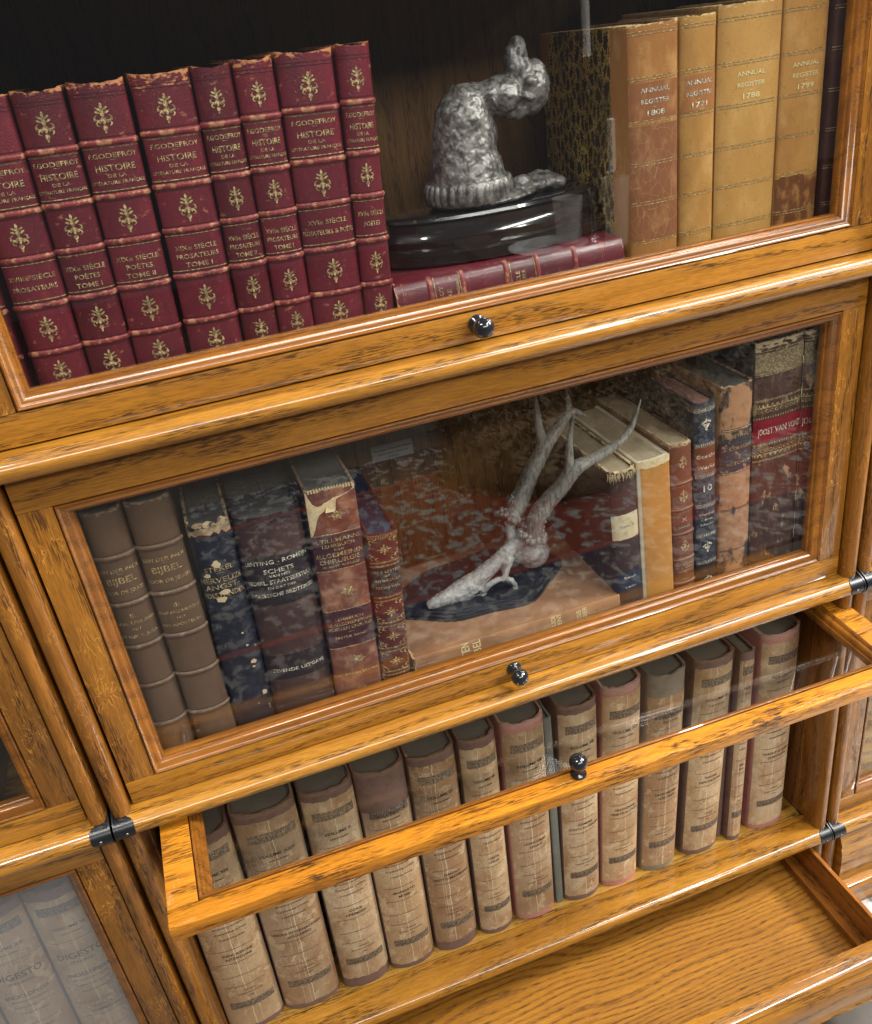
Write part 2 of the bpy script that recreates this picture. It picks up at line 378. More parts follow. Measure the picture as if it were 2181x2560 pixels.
# ------------------------------------------------------------------ book maker
class Book:
    """local frame: x thickness centred on 0, y depth (spine front at 0), z height from 0"""
    def __init__(s, name, w, h, b, depth, cover, pages, t=.0025, recess=.004, loc=(0,0,0), rot=(0,0,0), label='', group=None, cat='book', flatback=False, capz=0.0, wob=.0004):
        s.w, s.h, s.b, s.t = w, h, b, t; s.a = w/2
        s.r = empty(name, loc, rot); tag(s.r, label, cat, group)
        a = s.a; N = 14; pf = []
        for i in range(N+1):
            pf.append(s.xy(-1+2*i/N))
        outer = [(-a, depth)]+pf+[(a, depth)]
        ai = a-t; inner = [(ai, depth)]+[((-1 if x < 0 else 1)*min(abs(x)*ai/a, ai), y+t*.8) for x, y in reversed(pf)]+[(-ai, depth)]
        nz = 16; mb = MB(); ring = outer+inner; k = len(ring); vs = []
        rnd = random.Random(hash(label) & 0xffff if False else len(label)*31+int(w*1e5))
        top = [rnd.uniform(-1, 1)*wob for _ in ring]
        for j in range(nz+1):
            z = h*j/nz
            for q, p in enumerate(ring):
                dz = 0
                if j == nz:
                    dz = top[q]-(capz*(1-abs(min(1, abs(p[0])/a))**2) if p[1] < b+t+.002 else 0)
                vs.append((p[0], p[1], z+dz))
        fs = []
        for j in range(nz):
            for q in range(k):
                q2 = (q+1) % k; fs.append((j*k+q, j*k+q2, (j+1)*k+q2, (j+1)*k+q))
        no = len(outer)
        for j in (0, nz):
            for q in range(no-1):
                q2 = q+1; a1, b1, c1, d1 = j*k+q, j*k+q2, j*k+k-1-q2, j*k+k-1-q
                fs.append((a1, b1, c1, d1) if j else (d1, c1, b1, a1))
        mb.add(vs, fs)
        s.cover = build('cover', mb, cover, s.r, 40)
        pi = [(x*.995, y+.0012) for x, y in inner[1:-1]]
        pp = [(ai-.0002, depth-.005)]+pi+[(-ai+.0002, depth-.005)]
        s.pages = build('page_block', MB().extrude(pp, 'z', .003, h-recess), pages, s.r, 60)
    def xy(s, u, off=0.):
        th = max(-1, min(1, u))*PI/2*.96
        x = s.a*math.sin(th)/math.sin(PI/2*.96); y = s.b*(1-math.cos(th))
        if off:
            nx, ny = math.sin(th)*s.b, -math.cos(th)*s.a; L = math.hypot(nx, ny) or 1
            x += nx/L*off; y += ny/L*off
        return (x, y)
    def P(s, u, z, off=.0003):
        x, y = s.xy(u, off); return (x, y, z)
    def patch(s, name, mat, u0, u1, z0, z1, off=.00025, nu=10, ragged=0., nzz=1, thick=True):
        mb = MB(); vs = []; rr = random.Random(int(z0*1e5)+int(s.w*1e6))
        for j in range(nzz+1):
            for i in range(nu+1):
                u = u0+(u1-u0)*i/nu; z = z0+(z1-z0)*j/nzz
                if ragged and j in (0, nzz): z += rr.uniform(-1, 1)*ragged
                if ragged and i in (0, nu): u += rr.uniform(-1, 1)*ragged*8
                vs.append(s.P(u, z, off))
        fs = [(j*(nu+1)+i, j*(nu+1)+i+1, (j+1)*(nu+1)+i+1, (j+1)*(nu+1)+i) for j in range(nzz) for i in range(nu)]
        mb.add(vs, fs)
        return build(name, mb, mat, s.r, True, fix=False)
    def band(s, mat, z, hb=.0038, pr=.0013, name='raised_band', u=.98):
        mb = MB(); nu = 12; prof = [(-.5,-.0002),(-.38,.7),(-.15,1),(.15,1),(.38,.7),(.5,-.0002)]; vs = []
        for i in range(nu+1):
            for (pz, po) in prof: vs.append(s.P(-u+2*u*i/nu, z+pz*hb, .00005+po*pr if po > 0 else .00002))
        k = len(prof); fs = [(i*k+j, i*k+j+1, (i+1)*k+j+1, (i+1)*k+j) for i in range(nu) for j in range(k-1)]
        mb.add(vs, fs); return build(name, mb, mat, s.r, True)
    def lines(s, mat, zs, th=.0004, u=.93, name='gilt_line', off=.0003, wav=0):
        mb = MB(); nu = 12
        for z in zs:
            vs = []
            for i in range(nu+1):
                uu = -u+2*u*i/nu; dz = wav*math.sin(uu*9+z*900)
                vs += [s.P(uu, z-th/2+dz, off), s.P(uu, z+th/2+dz, off)]
            mb.add(vs, [(2*i, 2*i+2, 2*i+3, 2*i+1) for i in range(nu)])
        return build(name, mb, mat, s.r, fix=False)
    def text(s, mat, items, name='lettering', off=.0004, uc=0., vertical=False, narrow=1.0):
        # items: (string, z of baseline, cap height) laid along the arc
        mb = MB(); arc = s.a*PI/2*.96*((1+(s.b/s.a)**2)/2)**.5
        for it in items:
            txt, z, hh = it[:3]; sx = (it[3] if len(it) > 3 else 1.0)*narrow
            vs, fs = text2d(txt); k = hh/.70
            if vertical: mb.add([s.P(uc+(-q[1]+.35)*k/arc*vertical, z+q[0]*k*sx*vertical, off) for q in vs], fs)
            else:
                mxw = max(abs(q[0]) for q in vs)*k*sx; lim = arc*.80
                if mxw > lim: sx *= lim/mxw
                mb.add([s.P(uc+q[0]*k*sx/arc, z+q[1]*k, off) for q in vs], fs)
        return build(name, mb, mat, s.r, fix=False)
    def shapes(s, mat, polys, name='gilt_ornament', off=.00035):
        # polys: list of list of (x,z) metre offsets already placed
        arc = s.a*PI/2*.96*((1+(s.b/s.a)**2)/2)**.5; mb = MB()
        for p in polys: mb.add([s.P(q[0]/arc, q[1], off) for q in p], [tuple(range(len(p)))])
        return build(name, mb, mat, s.r, fix=False)
def ell(cx, cz, rx, rz, rot=0, n=10):
    c, si = math.cos(rot), math.sin(rot)
    return [(cx+rx*math.cos(a)*c-rz*math.sin(a)*si, cz+rx*math.cos(a)*si+rz*math.sin(a)*c) for a in [2*PI*i/n for i in range(n)]]
def curl(cx, cz, r, a0, a1, w=.25, n=8):
    out = []; inn = []
    for i in range(n+1):
        a = a0+(a1-a0)*i/n; ww = w*r*math.sin(PI*(i+.6)/(n+1.2))
        out.append((cx+(r+ww)*math.cos(a), cz+(r+ww)*math.sin(a))); inn.append((cx+(r-ww)*math.cos(a), cz+(r-ww)*math.sin(a)))
    return [[out[i], out[i+1], inn[i+1], inn[i]] for i in range(n)]
def fleuron(cz, s=1.0, cx=0.):
    k = .0056*s; P = []
    P += [ell(cx, cz+1.55*k, .13*k, .42*k, 0, 8), ell(cx-.30*k, cz+1.25*k, .12*k, .34*k, .9, 8), ell(cx+.30*k, cz+1.25*k, .12*k, .34*k, -.9, 8)]
    P += [ell(cx, cz+.72*k, .20*k, .40*k), ell(cx-.42*k, cz+.85*k, .13*k, .30*k, 1.0, 8), ell(cx+.42*k, cz+.85*k, .13*k, .30*k, -1.0, 8)]
    for sg in (-1, 1):
        P += curl(cx+sg*.48*k, cz+.22*k, .30*k, PI/2, PI/2-sg*4.2, .3) + curl(cx+sg*.42*k, cz-.45*k, .28*k, -PI/2, -PI/2+sg*4.0, .3)
        P += [ell(cx+sg*.22*k, cz-.05*k, .12*k, .42*k, sg*.45, 8), ell(cx+sg*.78*k, cz+.02*k, .10*k, .16*k)]
    P += [ell(cx, cz-.1*k, .16*k, .5*k), ell(cx, cz-.95*k, .24*k, .30*k), ell(cx, cz-1.4*k, .11*k, .22*k)]
    return P
def rosette(cz, s=1.0, petals=8, cx=0.):
    k = .005*s; P = [ell(cx, cz, .22*k, .22*k)]
    for i in range(petals):
        a = 2*PI*i/petals; L = 1.0 if i % 2 == 0 else .72
        P.append(ell(cx+math.cos(a)*.62*L*k, cz+math.sin(a)*.62*L*k, .40*L*k, .13*k, a, 8))
    return P

PALE = None
# cover and paper materials
def leather(name, base, spots=(), rough=.42, bump=(900, .25), edge=None, h=None, spec=.4, coat=.0, cracks=None, seed=0):
    """spots: (colour, scale xyz, lo, hi, amount); edge: (colour, width, scale) wear at head and tail"""
    t = NT(name); c = base
    for (c2, scl, lo, hi, amt) in spots:
        v = t.coord(scl if hasattr(scl, '__len__') else (scl,)*3, loc=(seed*1.7, seed*.9, seed*2.3))
        c = t.mix(t.math('MULTIPLY', t.mr(t.noise(v, 1, 5, .62), lo, hi), amt), c, c2)
    if edge:
        z = t.sep()[2]; ec, ew, es = edge
        m1 = t.mr(z, h-ew, h, 0, .34); m2 = t.mr(z, ew*.6, 0., 0, .22)
        nz = t.noise(t.coord((es, es, es*2), loc=(seed, seed*2, 0)), 1, 4, .6)
        c = t.mix(t.mr(t.math('ADD', t.math('ADD', m1, m2), nz), .74, .84), c, ec)
    if cracks:
        cc, scl, wd, amt = cracks
        cr = t.vor(t.mix(.12, t.coord(scl, loc=(seed, 0, seed)), t.n('ShaderNodeTexNoise').outputs['Color']), 1, 'DISTANCE_TO_EDGE')
        c = t.mix(t.math('MULTIPLY', t.mr(cr, 0, wd, 1, 0), amt), c, cc)
    t.bump(t.noise(t.coord((bump[0],)*3), 1, 3, .6), bump[1], .0006)
    return t.set(col=c, rough=rough, spec=spec, coat=coat)
def metalish(name, col, wornlo=.42, rough=.42):
    t = NT(name); nz = t.noise(t.coord((420,)*3), 1, 3, .6)
    c = t.mix(t.math('MULTIPLY', t.mr(nz, wornlo, wornlo+.14), t.mr(t.noise(t.coord((45,)*3, rnd=7), 1, 3, .6), .34, .50, .35, 1)), tuple(q*.36 for q in col), tuple(min(1, q*1.15) for q in col))
    return t.set(col=c, rough=rough, metal=.2)
GILT = metalish('gilding', (.56,.41,.19), .47); PALE = plain('pale_gilt_lettering', (.62,.52,.26), .45); GILTD = metalish('dull_gilding', (.58,.42,.20), .46, .5)
SILV = metalish('pale_gilding', (.78,.72,.58), .44); INK = plain('black_ink', (.022,.018,.016), .7)
INKF = plain('faded_ink', (.07,.048,.032), .8, nz=[((.18,.12,.07), 500, .5, .6, .8)])
def pages(name, col=(.30,.26,.20), axis='y'):
    t = NT(name); c = t.mix(t.mr(t.noise(t.coord((1500, 3, 3)), 1, 3, .6), .35, .7), col, tuple(q*.74 for q in col))
    c = t.mix(t.mr(t.noise(t.coord((40, 40, 40)), 1, 3), .45, .7, 0, .5), c, tuple(q*.7 for q in col))
    t.bump(t.noise(t.coord((1200, 4, 4)), 1, 2), .3, .0006)
    return t.set(col=c, rough=.85, spec=.2)
PGD = pages('dusty_page_edges', (.15,.135,.115)); PGC = pages('cream_page_edges', (.36,.29,.19)); PGR = pages('red_page_edges', (.20,.10,.09)); PGB = pages('blue_page_edges', (.02,.03,.06)); PGG = pages('grey_page_edges', (.10,.095,.085))

# ------------------------------------------------------------------ floor and rug
fl = NT('pale_stone_floor'); fv = fl.noise(fl.coord((1.5,)*3), 2, 5, .6)
fc = fl.mix(fl.mr(fv, .35, .7), (.13,.115,.10), (.085,.075,.068)); fl.set(col=fc, rough=.35)
tag(build('floor', MB().box(-4, 5, -5, 2, -.66, -.60), fl.mat), kind='structure')
rg = NT('woven_rug')
rv = rg.coord((1,1,1)); s_ = rg.sep()
pet = rg.noise(rg.coord((30,30,30)), 1, 4, .65, .5); pet2 = rg.vor(rg.coord((13,13,13)), 1)
fleck = rg.math('MAXIMUM', rg.mr(pet, .52, .58), rg.mr(pet2, .20, .12, 0, 1))
xe = rg.mr(rg.math('ABSOLUTE', rg.math('SUBTRACT', s_[0], 0.)), .98, 1.0, 0, 1); ye = rg.mr(rg.math('ABSOLUTE', s_[1]), .29, .30, 0, 1)
border = rg.math('MAXIMUM', xe, ye)
fieldc = rg.mix(border, (.20,.030,.014), (.012,.016,.040))
stripe = rg.mr(rg.math('ABSOLUTE', rg.math('SUBTRACT', rg.math('ABSOLUTE', s_[1]), .31)), .006, .014, 1, 0)
rc = rg.mix(fleck, fieldc, (.33,.32,.30)); rc = rg.mix(stripe, rc, (.30,.06,.04))
rg.bump(rg.noise(rg.coord((500,)*3), 1, 2), .6, .003); rg.set(col=rc, rough=.95)
rug = build('rug', MB().bbox(-1.35, 1.35, -.515, .515, 0, .010, .003), rg.mat); rug.location = (1.40, -1.335, -.5995)
tag(rug, 'patterned oriental rug with navy border and cream flecks, seen mirrored in the glass', 'rug')
gr = NT('mottled_grey_pile'); gn = gr.noise(gr.coord((26,)*3), 1, 4, .65); gr.set(col=gr.mix(gr.mr(gn, .45, .62), (.62,.60,.57), (.14,.13,.12)), rough=.95)
pr_ = build('rug', MB().bbox(0, 1.3, -.70, 0, 0, .008, .003), gr.mat); pr_.location = (.86, .02, -.5998); tag(pr_, 'pale grey mottled rug at the lower right corner in front of the right case', 'rug')
def fluffy(name, c, r, col, label, n=9000):
    t = NT(name+'_fleece'); hv = t.noise(t.coord((9,)*3), 1, 4, .6)
    t.set(col=t.mix(t.mr(hv, .35, .7), col, tuple(q*.45 for q in col)), rough=.95)
    mb = MB(); rr = random.Random(3); nu, nv = 30, 12; vs = []
    for j in range(nv+1):
        for i in range(nu):
            a = 2*PI*i/nu; ph = j/nv*PI/2; k = 1+.12*math.sin(3*a+1)+.06*math.sin(7*a)
            vs.append((r[0]*k*math.cos(ph)*math.cos(a), r[1]*k*math.cos(ph)*math.sin(a), r[2]*math.sin(ph)**.8*(1+.15*math.sin(5*a)*math.cos(ph))))
    fs = [(j*nu+i, j*nu+(i+1) % nu, (j+1)*nu+(i+1) % nu, (j+1)*nu+i) for j in range(nv) for i in range(nu)]
    mb.add(vs, fs)
    for q in range(n):
        v = Vector(vs[rr.randrange(nu*nv)])+Vector((rr.uniform(-.03,.03), rr.uniform(-.03,.03), rr.uniform(-.006,.006)))
        d = Vector((rr.uniform(-1,1), rr.uniform(-1,1), rr.uniform(.1,.7))).normalized()*rr.uniform(.02,.05); wd = d.cross(Vector((0,0,1))).normalized()*.0016
        mb.add([v-wd, v+wd, v+d*.6+wd*.6+Vector((0,0,.008)), v+d], [(0,1,2),(0,2,3)])
    o = build(name, mb, t.mat, None, True, fix=False); o.location = c; tag(o, label, 'sheepskin', 'sheepskins lying on the rug'); return o
fluffy('sheepskin', (1.38,-1.68,-.585), (.55,.40,.16), (.34,.235,.135), 'tan sheepskin thrown over the rug, seen mirrored in the middle glass door')
fluffy('sheepskin', (2.05,-1.75,-.585), (.50,.40,.22), (.15,.14,.13), 'dark grey sheepskin beside the tan one, seen mirrored behind the book tops')

# ------------------------------------------------------------------ table with candlesticks behind the photographer
DW = plain('dark_table_wood', (.05,.03,.02), .3, coat=.5)
KT = 1.411; TZ = -.182
tb = empty('side_table', (1.98,-2.55,-.60)); tag(tb, 'dark side table carrying candlesticks and glasses, seen mirrored in the top door', 'table')
build('tabletop', MB().bbox(-.66, .62, -.30, .30, .388, .418, .004), DW, tb)
for sx in (-.58, .54):
    for sy in (-.25, .25): build('leg', MB().bbox(sx-.025, sx+.025, sy-.025, sy+.025, 0, .3878, .003), DW, tb)
SIL = plain('polished_silver', (.75,.75,.77), .12, 1); WAX = plain('white_wax', (.85,.84,.80), .5)
def candlestick(x, y, zt, zc, label, r=.0140):
    zt = .611+(zt-.611)*KT; zc = .611+(zc-.611)*KT; H = zt-TZ; c = empty('candlestick', (x, y, TZ+.0002)); tag(c, label, 'candlestick', 'silver candlesticks')
    k = KT; pr = [(.045*k,0),(.046*k,.004),(.030*k,.012),(.012*k,.03),(.009*k,H*.25),(.014*k,H*.3),(.008*k,H*.36),(.0075*k,H*.62),(.013*k,H*.68),(.007*k,H*.74),(.009*k,H-.060),(.022*k,H-.045),(.017*k,H-.012),(.026*k,H-.003),(.026*k,H)]
    build('stem', MB().lathe(pr, (0,0,0), 24), SIL, c, True)
    cn = build('candle', MB().lathe([(r,0),(r,zc-zt-.004),(r*.6,zc-zt),(.0012,zc-zt),(.001,zc-zt+.012)], (0,0,0), 18), WAX, None, 50); cn.location = (x, y, TZ+.0004+H)
    tag(cn, 'white taper candle standing in the %s silver candlestick' % ('taller' if zc > .5 else 'shorter'), 'candle', 'white candles')
candlestick(1.743, -2.40, .498, .70, 'taller polished silver candlestick, mirrored in front of the marbled book')
candlestick(1.806, -2.36, .226, .35, 'shorter polished silver candlestick, mirrored low on the tan book')
candlestick(1.60, -2.44, .600, .74, 'tallest silver candlestick, mirrored at the top edge of the photo') if False else None
FRG = glass('tumbler_glass', (.86,.88,.88))
FRG2 = plain('frosted_glass', (.62,.62,.60), .35)
for (x, y, h, r, lb, mt_) in ((1.785,-2.30,.235,.050,'tall frosted tumbler at the front of the side table', FRG2), (1.640,-2.40,.160,.056,'short grey tumbler standing on the glass dish', FRG2)):
    g = build('tumbler', MB().lathe([(r*.8,0),(r,h),(r*.93,h),(r*.75,.006)], (0,0,0), 28), mt_, None, 40); g.location = (x, y, TZ+(.0002 if h > .2 else .0180)); tag(g, lb, 'glass tumbler', 'glass tumblers on the side table')
dsh = build('dish', MB().lathe([(.07,0),(.150,.014),(.151,.0175),(.068,.006)], (0,0,0), 36), FRG2, None, 40); dsh.location = (1.56,-2.42,TZ+.0002); tag(dsh, 'round shallow glass dish on the side table under the short tumbler', 'dish')

# ------------------------------------------------------------------ top row: red leather set
RED = [.135,.014,.024]
def redmat(name, k, worn, seed, h=.236, base=None):
    b = base or tuple(q*k for q in RED)
    return leather(name, b, [((.07,.008,.012), (60,60,25), .45, .75, .6), ((.26,.03,.03), (150,150,60), .55, .75, .35), ((.46,.19,.10), (120,120,190), .62, .70, .5), ((.035,.006,.010), (18,18,9), .46, .70, .55), ((.50,.24,.13), (420,420,500), .66, .72, .5)],
                   edge=((.52,.22,.09), worn, 170), h=h, seed=seed, rough=.30, bump=(700,.45), spec=.55, coat=.25)
REDB = leather('worn_red_band', (.20,.03,.03), [((.50,.24,.12), (160,160,160), .50, .60, .75), ((.06,.008,.01), (90,90,90), .5, .65, .6)], rough=.4)
def red_dress(bk, lines3, quiet=False):
    z = lambda q: q
    for zb in (.197, .1610, .1295, .0955, .0605, .0265): bk.band(REDB, zb, .0042, .0013)
    bk.lines(leather('dark_tooling_%d' % id(bk), (.05,.006,.01)), [.2262,.2285,.2005,.1935,.1640,.1580,.1325,.1265,.0985,.0925,.0635,.0575,.0295,.0235], .0005, name='blind_line')
    bk.lines(GILT, [.1935,.1650,.1262,.0998], .0007)
    for ze in (.2115, .1440, .0770, .0430, .0110): bk.shapes(GILT, fleuron(ze, .88 if bk.w < .033 else 1.0))
    nn = min(1.0, bk.w/.036)
    bk.text(GILTD, [('F.GODEFROY', .1868, .0032, 1.05*nn), ('—', .1848, .0022, 1.0), ('HISTOIRE', .1782, .0042, .9*nn), ('DE LA', .1738, .0022, 1.2*nn), ('LITTÉRATURE FRANÇAISE', .1693, .0022, .95*nn)], narrow=1.)
    bk.text(GILTD, [(t, zz, .0034, sx*nn) for (t, zz, sx) in lines3])
L3 = lambda a, b, c=None: [(a, .1148, 1.0), (b, .1085 if c else .1070, .92)]+([(c, .1022, 1.0)] if c else [])
def hz(xbl, xbr, xtl, xtr, zlo, zhi, z0):
    # extrapolate measured edges to the shelf and return centre, width, lean
    k = (z0-zlo)/(zhi-zlo); cb = (xbl+xbr)/2; ct = (xtl+xtr)/2
    return cb+(ct-cb)*k, ((xbr-xbl)+(xtr-xtl))/2, math.atan2(ct-cb, zhi-zlo)
REDS = [
 ('A', .0450,.0835,.0500,.0887, L3('XVIIIe SIÈCLE','PROSATEURS'), .95, .004, 'red leather volume with eighteenth century prose lettering, second from the left'),
 ('B', .0848,.1185,.0895,.1250, L3('XIXe SIÈCLE','POÈTES','TOME I'), .70, .006, 'dark red leather volume reading XIX siècle poètes tome I'),
 ('C', .1200,.1580,.1262,.1668, L3('XIXe SIÈCLE','POÈTES','TOME II'), .95, .010, 'red leather volume reading XIX siècle poètes tome II, with an orange scuff'),
 ('D', .1625,.2035,.1686,.2118, L3('XIXe SIÈCLE','PROSATEURS','TOME I'), .92, .018, 'red leather volume reading XIX siècle prosateurs, its head rubbed to tan'),
 ('E', .2052,.2345,.2124,.2402, L3('XVIIe SIÈCLE','PROSATEURS','TOME II'), .62, .003, 'darkest narrow red volume reading XVII siècle prosateurs tome II'),
 ('F', .2355,.2632,.2410,.2718, L3('XVIIe SIÈCLE','PROSATEURS','TOME I'), .95, .012, 'narrow red volume reading XVII siècle prosateurs tome I with scuffed head'),
 ('G', .2646,.3068,.2726,.3162, L3('XVIe SIÈCLE','PROSATEURS & POÈTES'), 1.0, .007, 'wide red volume reading XVI siècle prosateurs et poètes'),
 ('H', .3085,.3322,.3172,.3458, L3('XVIIe SIÈCLE','POÈTES'), .95, .004, 'narrow red volume reading XVII siècle poètes, rightmost standing of its set')]
GRED = 'red leather volumes of one set in the top row'
for i, (nm, a, b, c, d, ls, k, worn, lab) in enumerate(REDS):
    x, ww, ln = hz(a, b, c, d, .4015, .6075, .3712)
    bk = Book('leather_book', ww-.0006, .2365+(-.0008*(i == 4)), .0065, .165, redmat('red_leather_%d' % i, k, worn, i*3+1), PGG, loc=(x, .0225, .3712), rot=(0, ln, 0), label=lab, group=GRED, cat='book', capz=.002, wob=.0005)
    red_dress(bk, ls)
bk = Book('leather_book', .034, .236, .0065, .165, redmat('red_leather_z', .8, .004, 40), PGG, loc=(.0215, .024, .3712), rot=(0, .024, 0), label='leftmost red leather volume, almost hidden by the left stile of the top door', group=GRED)
red_dress(bk, L3('XVIIIe SIÈCLE','POÈTES'))
# lying red volume: spine faces out, its head to the left
bk = Book('leather_book', .0545, .2130, .0075, .165, redmat('red_leather_lying', .85, .006, 55, .213), PGG, loc=(.5485, .0225, .3989), rot=(0, -PI/2, 0), label='red leather volume lying flat under the black plinth, spine outwards', group=GRED)
for zb in (.0275,.066,.105,.1415,.180): pass
def redlying(bk):
    X = lambda x: .5485-x
    for x in (.3660,.3955,.4360,.4650,.5010): bk.band(REDB, X(x), .0045, .0013)
    bk.lines(GILT, [X(.3700), X(.3930), X(.4395), X(.4625)], .0007)
    bk.lines(REDB, [X(.3420), X(.3440), X(.5270), X(.5290)], .0007, name='blind_line')
    for x in (.4160,.4830,.5130): bk.shapes(GILT, fleuron(X(x), 1.15))
    bk.shapes(GILT, fleuron(X(.3530), 1.1))
    bk.text(GILTD, [('F.GODEFROY', X(.3795)+.0028, .0036), ('HISTOIRE', X(.3835)-.0008, .0040), ('DE LA', X(.388), .0024), ('LITTÉRATURE FRANÇAISE', X(.3915)+.0002, .0022)])
    bk.text(GILTD, [('XVIIIe SIÈCLE', X(.4475), .0036), ('PROSATEURS', X(.4530), .0034), ('TOME II', X(.4590), .0034)])
redlying(bk)

# ------------------------------------------------------------------ top row: tan calf registers
def calf(name, base, seed, dark=.5, h=.22):
    return leather(name, base, [((.22,.085,.022), (22,22,12), .45, .68, dark), ((.55,.34,.13), (35,35,20), .52, .75, .7), ((.13,.045,.014), (300,300,300), .62, .72, .5)],
                   edge=((.58,.42,.22), .006, 300), h=h, seed=seed, rough=.36, bump=(500,.3), cracks=((.13,.05,.015), (120,120,90), .012, .35))
CAL = [
 (.5575,.6052,.0000, (.34,.15,.042), '1808', 'thick tan calf volume reading Annual Register 1808, with a marbled front board', .2200),
 (.6068,.6412,.0000, (.40,.21,.055), '1771', 'thin tan calf volume right of the volume dated 1808', .2205),
 (.6425,.7052,.0015, (.43,.235,.065), '1788', 'thickest pale tan calf volume, second from the right of the four tan ones', .2245),
 (.7068,.7528,-.001, (.42,.21,.055), '1799', 'tan calf volume dated 1799 with a dark scorched foot', .2250)]
for i, (a, b, ln, col, yr, lab, h) in enumerate(CAL):
    cm = calf('calf_leather_%d' % i, col, 10+i, .55 if i != 2 else .3, h)
    bk = Book('calf_book', b-a-.0006, h, .0050, .165, cm, PGC, loc=((a+b)/2, .0240, .3712), rot=(0, ln, 0), label=lab, group='tan calf volumes in the top row', capz=.001, wob=.0008)
    bk.lines(GILT, [q+s for q in (.2120, .1785, .1452, .1120, .0793, .0458) for s in (0, .0022)], .0006, u=.95)
    if i == 0:
        bk.patch('title_label', leather('brown_panel', (.23,.085,.030), [((.42,.22,.08), (90,90,50), .5, .7, .6)], seed=5), -.93, .93, .1475, .1765, .0002)
        bk.patch('title_label', leather('brown_panel_low', (.20,.075,.030), [((.36,.18,.07), (90,90,50), .5, .7, .6)], cracks=((.45,.30,.15), (150,150,90), .02, .5), seed=6), -.93, .93, .0480, .1435, .0002)
    if i == 1: bk.patch('title_label', leather('tan_panel', (.30,.12,.035), [((.42,.22,.08), (60,60,50), .45, .6, .9)], seed=8), -.9, .9, .1480, .1765, .0002)
    if i == 3:
        bk.patch('stained_foot', leather('scorched_calf', (.13,.045,.016), [((.36,.17,.05), (90,90,60), .48, .6, .7)], seed=9), -.96, .96, .0010, .0780, .0002, ragged=.002, nzz=3)
    bk.text(SILV if i < 2 else PALE, [('ANNUAL', .1688, .0035, 1.05), ('REGISTER', .1602, .0035, 1.0), ('—', .1565, .0022, .8), (yr, .1508, .0042, 1.2)], narrow=.95)
    if i == 0:
        mt = NT('crackle_marbled_paper'); va = mt.coord((1,1,1)); nn = mt.noise(mt.coord((90,)*3), 1, 3, .6)
        vv = mt.n('ShaderNodeVectorMath', operation='MULTIPLY_ADD'); mt.put(vv.inputs[0], mt.coord((120,120,75))); vv.inputs[1].default_value = (1,1,1)
        sc_ = mt.n('ShaderNodeVectorMath', operation='SCALE'); nc = mt.n('ShaderNodeTexNoise'); mt.put(nc.inputs['Vector'], mt.coord((110,)*3)); mt.t.links.new(nc.outputs['Color'], sc_.inputs[0]); sc_.inputs['Scale'].default_value = 1.1; mt.t.links.new(sc_.outputs[0], vv.inputs[2])
        e = mt.vor(vv.outputs[0], 1, 'DISTANCE_TO_EDGE')
        gl = mt.mr(mt.noise(mt.coord((14,14,9)), 1, 2), .42, .56)
        cc = mt.mix(mt.math('MULTIPLY', mt.mr(e, .03, .12, 1, 0), mt.mr(gl, 0, 1, .35, 1)), (.035,.020,.010), (.80,.52,.12))
        mt.set(col=cc, rough=.45)
        aa = bk.a
        build('marbled_board', MB().box(-aa-.0005, -aa-.00005, .0330, .1690, .0005, h-.0006), mt.mat, bk.r)
        tri = MB().extrude([(.142,h+.0002-.0005),(.1692,h-.0003),(.1692,h-.040)], 'x', -aa-.0008, -aa-.0004); build('leather_corner', tri, cm, bk.r)
        tri = MB().extrude([(.142,.0006),(.1692,.0006),(.1692,.040)], 'x', -aa-.0008, -aa-.0004); build('leather_corner', tri, cm, bk.r)
bm5 = leather('dark_brown_calf', (.055,.020,.016), [((.10,.045,.03), (60,60,40), .5, .7, .7)], rough=.35, seed=20)
bk = Book('calf_book', .0285, .256, .0045, .17, bm5, PGG, loc=(.7725, .024, .3712), label='dark brown calf volume at the right end of the top row', group='tan calf volumes in the top row')
bk.lines(GILTD, [q+s for q in (.2090,.1770,.1440,.1110,.0790,.0460,.2400) for s in (0, .0022)], .0005, u=.95); bk.text(GILTD, [('TA', .196, .003), ('JA', .134, .003)], uc=.3)

# ------------------------------------------------------------------ black plinth and grey statue
def remeshed(name, mb, mat, parent, vox, disp=0, dsize=.01, loc=None, sm=2):
    o = build(name, mb, mat, parent, True)
    r = o.modifiers.new('r', 'REMESH'); r.mode = 'VOXEL'; r.voxel_size = vox; r.use_smooth_shade = True
    if sm: s = o.modifiers.new('s', 'SMOOTH'); s.iterations = sm; s.factor = .5
    if disp:
        tx = bpy.data.textures.new(name+'_relief', 'CLOUDS'); tx.noise_scale = dsize; tx.noise_depth = 3
        d = o.modifiers.new('d', 'DISPLACE'); d.texture = tx; d.strength = disp; d.mid_level = .5; d.texture_coords = 'LOCAL'
    return o
def ellipsoid(mb, c, r, rot=(0,0,0), n=16, m=10):
    E_ = Euler(rot).to_matrix(); vs = []; fs = []
    for j in range(m+1):
        for i in range(n):
            ph = PI*j/m; a = 2*PI*i/n
            v = E_ @ Vector((r[0]*max(.02, math.sin(ph))*math.cos(a), r[1]*max(.02, math.sin(ph))*math.sin(a), r[2]*math.cos(ph))); vs.append(v+Vector(c))
    for j in range(m):
        for i in range(n): fs.append((j*n+i, j*n+(i+1) % n, (j+1)*n+(i+1) % n, (j+1)*n+i))
    fs += [tuple(range(n-1,-1,-1)), tuple(range(m*n, m*n+n))]; mb.add(vs, fs)
EB = plain('ebonised_wood', (.012,.009,.009), .14, coat=.8, nz=[((.05,.04,.035), 60, .55, .75, .5)])
pl = empty('plinth', (.455, .095, .4275)); tag(pl, 'glossy black oval stepped plinth resting on the lying red volume', 'plinth')
